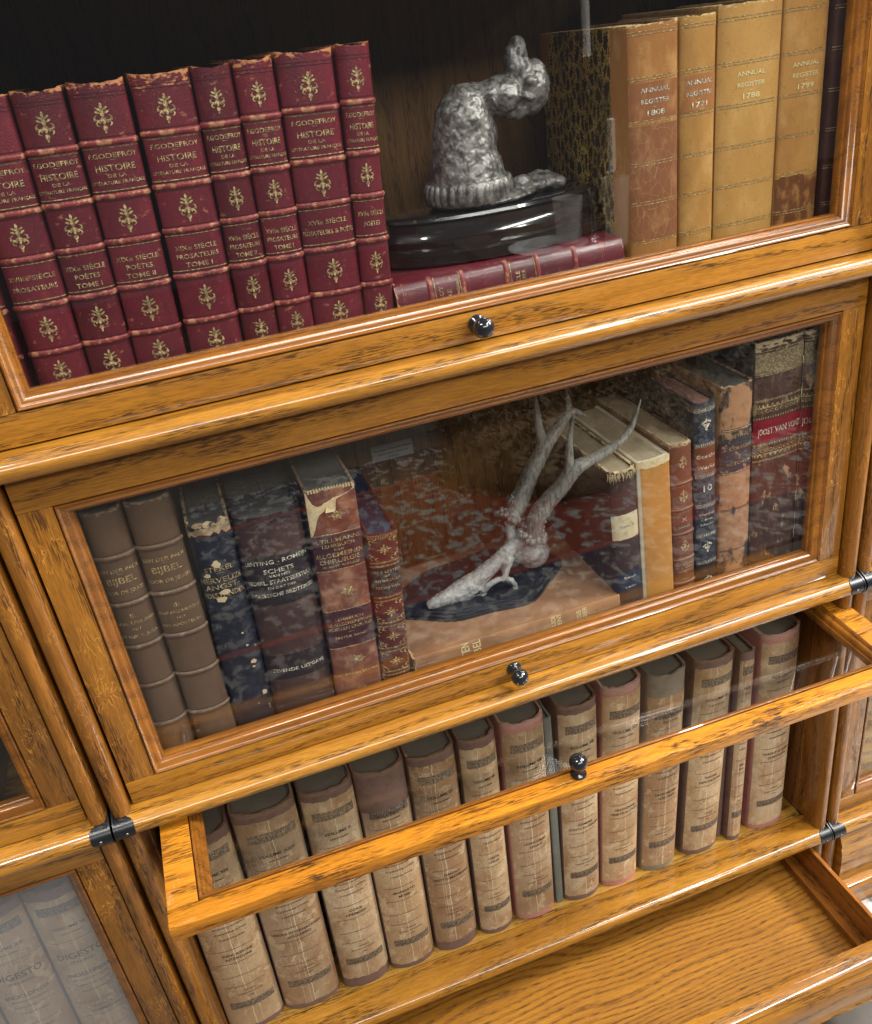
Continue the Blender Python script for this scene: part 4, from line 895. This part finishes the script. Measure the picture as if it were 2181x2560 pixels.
antler([(.4626,.085,.1136),(.4690,.080,.1384),(.4793,.074,.1563),(.4924,.066,.1741),(.5054,.058,.1950),(.5170,.054,.2010),(.5344,.050,.2085),(.5512,.046,.2186),(.5635,.044,.2330),(.5735,.042,.2600)],
       [.0095,.0092,.0085,.0080,.0076,.0058,.0050,.0042,.0030,.0005], [([(.4985,.062,.1830),(.5001,.060,.1980),(.5005,.060,.2139),(.5032,.060,.2345),(.5086,.060,.2547)], [.0072,.0055,.0042,.0026,.0004])], .0118)
antler([(.4500,.110,.1270),(.4600,.112,.1419),(.4759,.114,.1673),(.4880,.116,.1843),(.5031,.118,.2028),(.5178,.120,.2159),(.5318,.120,.2290),(.5429,.120,.2260),(.5535,.120,.2180)],
       [.0105,.0100,.0090,.0084,.0076,.0060,.0046,.0030,.0005], [([(.4930,.117,.1900),(.4958,.117,.2050),(.4936,.117,.2217),(.4927,.117,.2409),(.4927,.117,.2609)], [.0062,.0055,.0045,.0035,.0006]), ([(.5290,.120,.2250),(.5310,.120,.2420),(.5290,.120,.2560)], [.004,.0028,.0006])], .0122)
# paper label on the back panel
lb = empty('paper_label', (.3672, .2838, .1620), (0, 0, 0)); tag(lb, 'small grey printed paper label stuck on the back panel of the middle row', 'label')
build('paper', MB().box(-.0265, .0265, .0, .0004, -.0105, .0105), plain('grey_paper', (.42,.41,.40), .7), lb)
v1, f1 = [], []
mb = MB()
for (tx, z, s_) in (('The Globe-Wernicke Limited', .0025, .0030), ('OFFICE & LIBRARY FURNITURE', -.0030, .0020), ('LONDON', -.0075, .0020)):
    a_, b_ = text2d(tx); k = s_/.7; mx = max(abs(q[0]) for q in a_)*k; k2 = k*min(1, .0245/mx); mb.add([(q[0]*k2, -.0002, z+q[1]*k) for q in a_], b_)
build('lettering', mb, INK, lb, fix=False)

# ------------------------------------------------------------------ lowest row: law digests
def digest_paper(name, seed, k=1., crease=1.):
    t = NT(name); r_, g_, b_ = ((.38,.27,.155),(.34,.235,.14),(.40,.295,.18),(.35,.24,.135),(.32,.205,.115))[int(seed) % 5]; c = (r_*k,g_*k,b_*k); fq = (20,34,26,14,30,42)[int(seed) % 6]
    c = t.mix(t.mr(t.noise(t.coord((fq,fq,fq*.7), loc=(seed,seed*2,seed)), 1, 5, .65), .42, .70), c, (.235*k,.122*k,.052*k))
    c = t.mix(t.math('MULTIPLY', t.mr(t.noise(t.coord((75,75,60), loc=(seed*3,seed,0)), 1, 4, .6), .56, .62), .5), c, (.50*k,.39*k,.24*k))
    c = t.mix(t.math('MULTIPLY', t.mr(t.noise(t.coord((480,480,300)), 1, 3, .6), .56, .68), .5), c, (.17,.105,.06))
    # vertical splits where the paper has creased
    z = t.sep(); wv = t.noise(t.coord((0,0,38), loc=(0,0,seed*5)), 1, 4, .7)
    for (x0, wd, am) in ((.003*math.sin(seed), .00045, .95), (.010*math.sin(seed*2.3+1), .0003, .55), (-.009+.004*math.sin(seed*3.1), .0003, .45)):
        d = t.math('ABSOLUTE', t.math('SUBTRACT', t.math('ADD', z[0], t.math('MULTIPLY', wv, .006)), x0+.003))
        br = t.mr(t.noise(t.coord((0,0,22), loc=(0,0,seed+x0*1e3)), 1, 2), .38, .46)
        c = t.mix(t.math('MULTIPLY', t.math('MULTIPLY', t.mr(d, wd*.5, wd*1.4, 1, 0), br), am*crease), c, (.58,.46,.30))
    vn = t.vor(t.coord((150,150,95), loc=(seed,0,0)), 1, 'DISTANCE_TO_EDGE'); zn = t.mr(t.noise(t.coord((20,20,14), loc=(seed*7,0,0)), 1, 2), .52, .62)
    c = t.mix(t.math('MULTIPLY', t.math('MULTIPLY', t.mr(vn, .012, .04, 1, 0), zn), .6), c, (.58,.47,.32))
    t.bump(t.noise(t.coord((260,)*3), 1, 4, .7), .35, .0008)
    return t.set(col=c, rough=.62, spec=.3)
DIGC = [leather('mauve_brown_cloth', (.165,.098,.078), [((.085,.042,.035), (60,)*3, .5, .7, .6), ((.22,.14,.10), (200,)*3, .58, .7, .5)], rough=.6, seed=1, edge=((.20,.12,.08), .004, 200), h=.325),
        leather('faded_pink_cloth', (.46,.19,.16), [((.32,.12,.10), (60,)*3, .5, .7, .6), ((.46,.24,.18), (200,)*3, .56, .7, .5)], rough=.6, seed=2, edge=((.42,.26,.2), .004, 200), h=.325),
        leather('grey_brown_cloth', (.22,.18,.13), [((.14,.11,.085), (60,)*3, .5, .7, .6)], rough=.6, seed=3)]
ORN = NT('printed_ornament'); oe = ORN.noise(ORN.coord((700,700,700)), 1, 3, .7, .5)
ORN.set(col=ORN.mix(ORN.mr(oe, .47, .56), (.050,.042,.036), (.26,.185,.11)), rough=.7)
PGK = pages('sooty_page_tops', (.17,.15,.12))
DG = [ # bl, br, tl, tr, height, cloth, volume, subject lines, label
 (-.0010,.0652,.0040,.0725,.322,0,'XIII',['INDICAZIONE','INTENZIONE'],'brown digest volume XIII, leftmost under the raised glass door'),
 (.0685,.1351,.0735,.1465,.330,0,'XXIV',['UNIONI INTERNAZIONALI','ZUCCHERO'],'widest digest volume XXIV with a smooth brown label'),
 (.1405,.2017,.1485,.2085,.329,0,'X',['CORSI','LIPRIMIZIO'],'digest volume X with intact pale label and mauve cloth edge'),
 (.2030,.2605,.2090,.2688,.330,0,'XVI',['MANDATO','MOBILI'],'digest volume with its label peeling and badly cracked'),
 (.2635,.3203,.2700,.3272,.328,0,'IX',['DANNO','DIRITTO MATERNALE'],'digest volume IX with a dark rounded stain at its foot'),
 (.3240,.3694,.3300,.3771,.329,0,'VII',['CARTA','CHIUSA'],'narrow digest volume VII with torn pink foot'),
 (.3757,.4278,.3806,.4382,.331,1,'VIII',['CONCORSO','LEGATI'],'pink bound digest volume with rubbed label left of the grey slab'),
 (.4440,.4930,.4500,.5060,.329,0,'VIII',['COMPRA','CONTO DI INGIURIA'],'digest volume VIII right of the grey pamphlet, behind the door knob'),
 (.4977,.5490,.5085,.5635,.334,1,'XXI',['TRADIZIONE','TRIBUTI DI STATO'],'brightest digest volume with pink cloth and pale clean label'),
 (.5560,.6073,.5690,.6240,.329,2,'XX',['SACROMONIO','SCRUTINIO'],'grey brown digest volume with a torn patch at its head'),
 (.6187,.6722,.6320,.6902,.328,0,'IX',['DANNI','DEPUTAZIONE'],'digest volume IX, third from the right, label above a brown head'),
 (.6853,.7066,.6940,.7148,.322,0,'IV',['CAMBIO','AGG IVO'],'thinnest digest volume between two wide ones'),
 (.7205,.7790,.7265,.7830,.332,1,'XIII',['PARENTI E AFFINI','QUIETANZA'],'pink bound digest volume, rightmost in the lowest row')]
def digest(a, b, c, d, h, cl, vol, subj, lab, seed, z0=-.4132, kk=1., yf=.0225, sx=0., grp='law digest volumes in the lowest row', crease=1.):
    bk = stand('digest_book', a+sx, b+sx, c+sx, d+sx, -.410, -.086, z0, h, .0140 if b-a > .03 else .006, .185, DIGC[cl], PGK, lab, yf=yf, grp=grp, capz=.0005, recess=.005, t=.0028, wob=.0015, cat='book')
    pl_ = digest_paper('aged_label_%d' % seed, seed, kk, crease)
    sk = {3: .045, 9: .02}.get(seed, 0)
    bk.patch('paper_label', pl_, -.80, .92, .008 if seed not in (4, 2) else .016, h-.013-sk, .0004, nu=16, ragged=.0012, nzz=12)
    bk.patch('printed_ornament', ORN.mat, -.50, .66, .0425, .0535, .0006, nu=10); bk.patch('printed_ornament', ORN.mat, -.50, .66, .2870 if not sk else .262, .2995 if not sk else .2735, .0006, nu=10)
    bk.lines(INKF, [.2455,.1465,.1235,.0820,.1000], .0007, u=.50, name='printed_rule', off=.0007, wav=.0003)
    w_ = min(1., bk.w/.055); dz_ = (.0, .002, -.002, .004, -.003, .001)[seed % 6]; off_ = (.0, .04, -.03, .06)[seed % 4]
    bk.text(INK, [('VOLUME '+vol, .2640, .0042, .85*w_), ('PARTE PRIMA', .2560, .0022, .9*w_), ('DIGESTO', .2190, .0088, .78*w_), ('ITALIANO', .2110, .0034, .9*w_), ('ENCICLOPEDIA', .1900, .0050, .75*w_), ('METODICA E ALFABETICA', .1830, .0022, .8*w_), ('DI LEGISLAZIONE, DOTTRINA', .1740, .0022, .7*w_), ('E GIURISPRUDENZA', .1640, .0022, .8*w_)], off=.0007, uc=.08)
    bk.text(INK, [(subj[0], .1360, .0036, .85*w_), (subj[1], .1290, .0036, .8*w_)], off=.0007, uc=.08)
    bk.text(INKF, [('TORINO', .0720, .0022, .9*w_), ('UNIONE TIPOGRAFICA', .0665, .0020, .8*w_), ('1896', .0610, .0020, .9*w_)], off=.0007, uc=.08)
    if cl == 0 and seed != 3:
        pass
    return bk
for i, q in enumerate(DG): digest(*q, seed=i, kk=(1.5 if i == 8 else (1.0, .98, 1.16, 1.2, 1.0, 1.2, 1.1, 1.2, 1.4, 1.15, 1.2, 1.25, 1.25)[i]))
gs = leather('grey_blue_boards', (.13,.14,.125), [((.22,.20,.16), (80,)*3, .5, .7, .6)], seed=2)
bk = Book('pamphlet', .0095, .318, .0012, .17, gs, PGD, loc=(.4362, .030, -.4132), rot=(0, .012, 0), label='thin grey blue pamphlet squeezed between two digest volumes', cat='pamphlet')
bk = Book('pamphlet', .0085, .322, .0012, .16, DIGC[0], PGD, loc=(.6790, .036, -.4132), rot=(0, .030, 0), label='thin dark brown slab behind the thinnest digest volume', cat='pamphlet')
# the neighbouring case on the left
GL = 'law digest volumes in the left case'
digest(-.1480,-.0870,-.1385,-.0790,.322,0,'VI',['CODICE','COMMERCIO'],'digest volume seen through the left case glass, nearest its right stile', 20, grp=GL, kk=1.1)
digest(-.2120,-.1500,-.2030,-.1400,.322,0,'XIII',['LAVORO','LEGGE'],'digest volume XIII seen through the left case glass', 21, grp=GL, kk=1.1)
digest(-.2760,-.2140,-.2670,-.2050,.322,0,'XIV',['MINIERE','MOLINI'],'digest volume at the lower left corner of the photo', 22, grp=GL, kk=1.1)
for (x0_, c_, lb_) in ((-.150, (.09,.055,.04), 'dull brown book in the left case, next to the stile'), (-.205, (.13,.05,.04), 'reddish brown book in the left case, at the photo edge')):
    bk = Book('calf_book', .052, .24, .008, .17, leather('left_case_calf_%d' % int(-x0_*1000), c_, [(tuple(v*1.8 for v in c_), (60,)*3, .5, .65, .6)], seed=int(-x0_*100)), PGD, loc=(x0_, .0225, .0012), label=lb_, group='brown books in the left case')
    for z in (.05,.10,.15,.20): bk.band(BRB, z)
